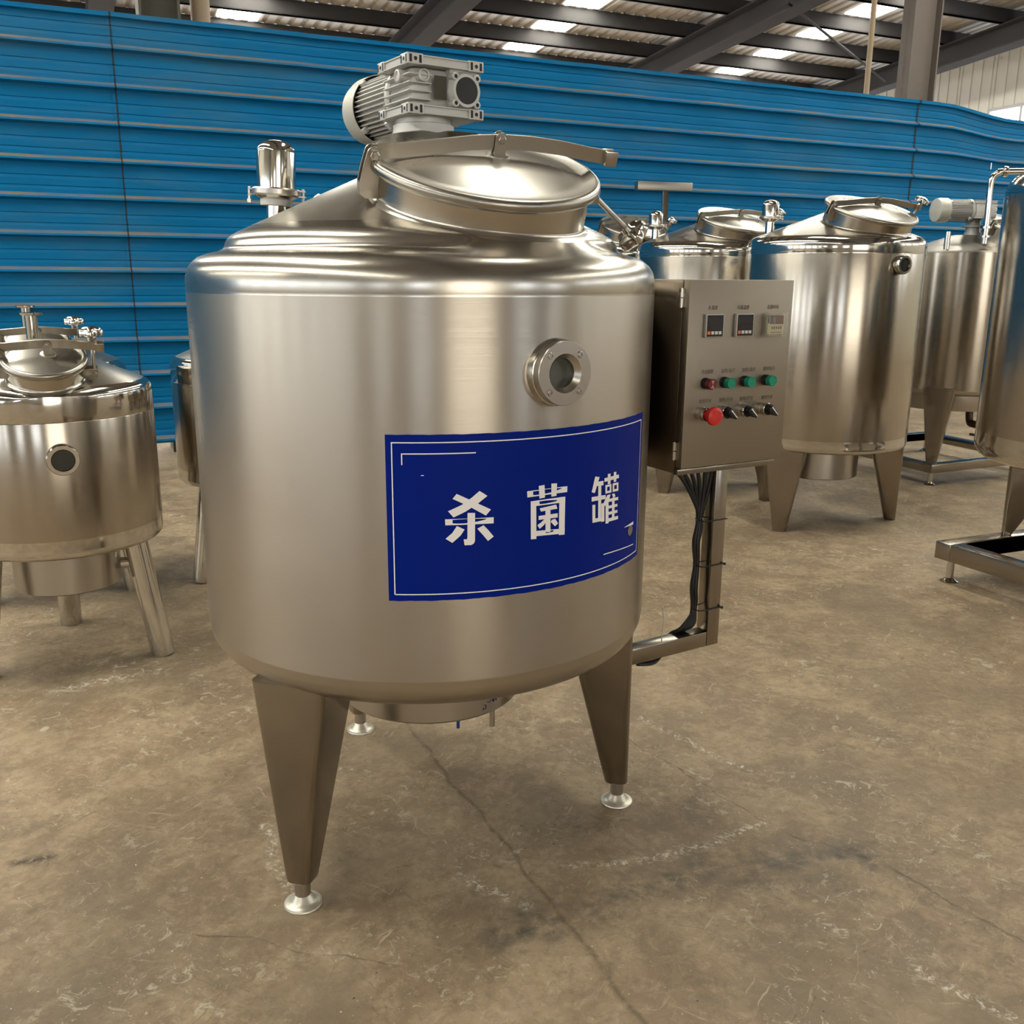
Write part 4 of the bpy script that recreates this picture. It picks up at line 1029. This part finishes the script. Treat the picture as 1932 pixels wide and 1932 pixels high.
def U2(deg): return Vector((math.cos(math.radians(deg)), math.sin(math.radians(deg)), 0))
c5 = Vector((2.745, 5.985, 0)); t5 = empty('agitator_tank', 'steel tank with pale gear motor on top, standing on a floor frame', 'tank', loc=c5)
prof = fillet([(0, .525), (.36, .53), (.42, .535), (.42, 1.352), (.424, 1.353), (.424, 1.362), (.415, 1.364), (.30, 1.392), (.085, 1.462), (0, 1.464)], [0, 0, .05, 0, 0, 0, .01, .3, 0, 0], 6)
shell(t5, 'body', prof, c5, [S_BRUSH2, S_CONE], lambda z, r: 0 if .56 < z < 1.352 else 1, n=128)
shell(t5, 'heater_drum', [(0, .435), (.33, .435), (.332, .44), (.332, .54)], c5, [S_SAT], lambda z, r: 0, n=72)
for az in (-122, -2, 118): wedge_leg(t5, c5, az, .425, .58, .13, .185, .060, .15, .05)
skid(t5, (2.495, 5.545, 0), U2(25), U2(111.6) * -1 * -1, .95, .95, .078, .132)
q = MB(); M = Matrix.Translation((c5.x + .02, c5.y - .02, 0)); q.lathe([(.060, 1.435), (.040, 1.49), (.040, 1.505), (.060, 1.507), (.062, 1.517), (.042, 1.520), (.038, 1.56)], M, 32); q.build('motor_mount', CAST, t5)
gx5 = U2(-62); gy5 = U2(208)   # long face towards viewer, motor to the left
gm5 = gear_motor(t5, Vector((c5.x + .035, c5.y - .04, 1.605)), U2(-82), U2(188), simple_=True)
manhole(t5, (2.93, 5.80, 1.50), (.16, -.36, .92), (.93, .36, 0), .175, 'out', base=.06)
q = MB(); q.cyl((c5.x - .24, c5.y - .28, 1.37), (c5.x - .24, c5.y - .28, 1.47), .016, n=16); q.build('top_nozzle', S_POL, t5)
q = MB(); q.tube([(2.68, 5.62, 1.40), (2.68, 5.62, 1.55), (2.675, 5.62, 1.69), (2.682, 5.62, 1.755), (2.72, 5.615, 1.785), (2.80, 5.60, 1.79), (3.6, 5.45, 1.79)], .0165, 16)
q.lathe([(.017, -.012), (.027, -.012), (.030, -.004), (.030, .006), (.027, .012), (.017, .012)], frame((2.745, 5.61, 1.789), *basis((1, -.15, 0))), 28)
q.cyl((2.66, 5.612, 1.80), (2.66, 5.612, 1.835), .004, n=8)
for z in (1.44, 1.49): q.lathe([(.017, -.006), (.030, -.006), (.030, .006), (.017, .006)], Matrix.Translation((2.68, 5.62, z)), 24)
q.build('spray_pipe', S_POL, t5, label='bent polished pipe beside the motor')
# valve under the tank
q = MB(); q.tube([(2.80, 5.80, .44), (2.80, 5.78, .36), (2.82, 5.74, .345), (2.95, 5.62, .33)], .022, 14); q.lathe([(.02, -.05), (.04, -.045), (.042, .045), (.02, .05)], frame((2.86, 5.69, .335), *basis((.13, -.12, -.015))), 16)
q.cyl((2.86, 5.69, .33), (2.86, 5.69, .25), .008, n=8); q.cyl((2.78, 5.72, .29), (2.93, 5.58, .27), .008, n=8); q.build('drain_valve', simple('dark_brown_valve', (.09, .06, .04), .35, metal=.7), t5, label='dark drain valve under the drum')
settle(t5)

# tall vessel on frame at the right edge
c6 = Vector((2.375, 3.76, 0)); t6 = empty('tall_vessel', 'tall polished vessel on a floor frame at the right edge', 'tank', loc=c6)
prof = fillet([(0, .485), (.34, .488), (.474, .490), (.474, 1.60), (.16, 1.66), (0, 1.68)], [0, 0, .075, .10, 0, 0], 9)
res = []
for i in range(len(prof) - 1):
    res.append(prof[i]); a, b_ = prof[i], prof[i + 1]
    if abs(a[0] - .474) < 1e-4 and abs(b_[0] - .474) < 1e-4 and b_[1] - a[1] > .5: res += [(.4735, .60), (.474, .602)]
res.append(prof[-1])
shell(t6, 'body', res, c6, [S_BRUSH2, S_POL], lambda z, r: 0 if .602 < z < 1.5 else 1, n=128)
for az in (165, 45, -75): wedge_leg(t6, c6, az, .332, .54, .166, .060, .035, .24, .035)
skid(t6, (1.732, 3.735, 0), U2(23.2), U2(-63.6 - 3.2 + 3.2), 1.25, .95, .095, .166)
settle(t6)

# T shaped steel stand by the partition
st = empty('steel_stand', 'T shaped steel stand with a square crossbar in front of the partition', 'stand', loc=(1.091, 7.2, 0))
q = MB(); M = frame((1.091, 7.2, 0), U2(-1.0), U2(89), Z3); q.box((-.021, -.022, .012), (.021, .022, 1.81), M, .002); q.build('post', S_LEG, st)
q = MB(); q.box((-.21, -.035, 1.81), (.21, .035, 1.867), frame((1.076, 7.2, 0), U2(14), U2(104), Z3), .001); q.build('crossbar', S_BAR, st)
q = MB(); q.box((-.12, -.12, 0), (.12, .12, .012), M); q.build('base_plate', S_LEG, st); settle(st)
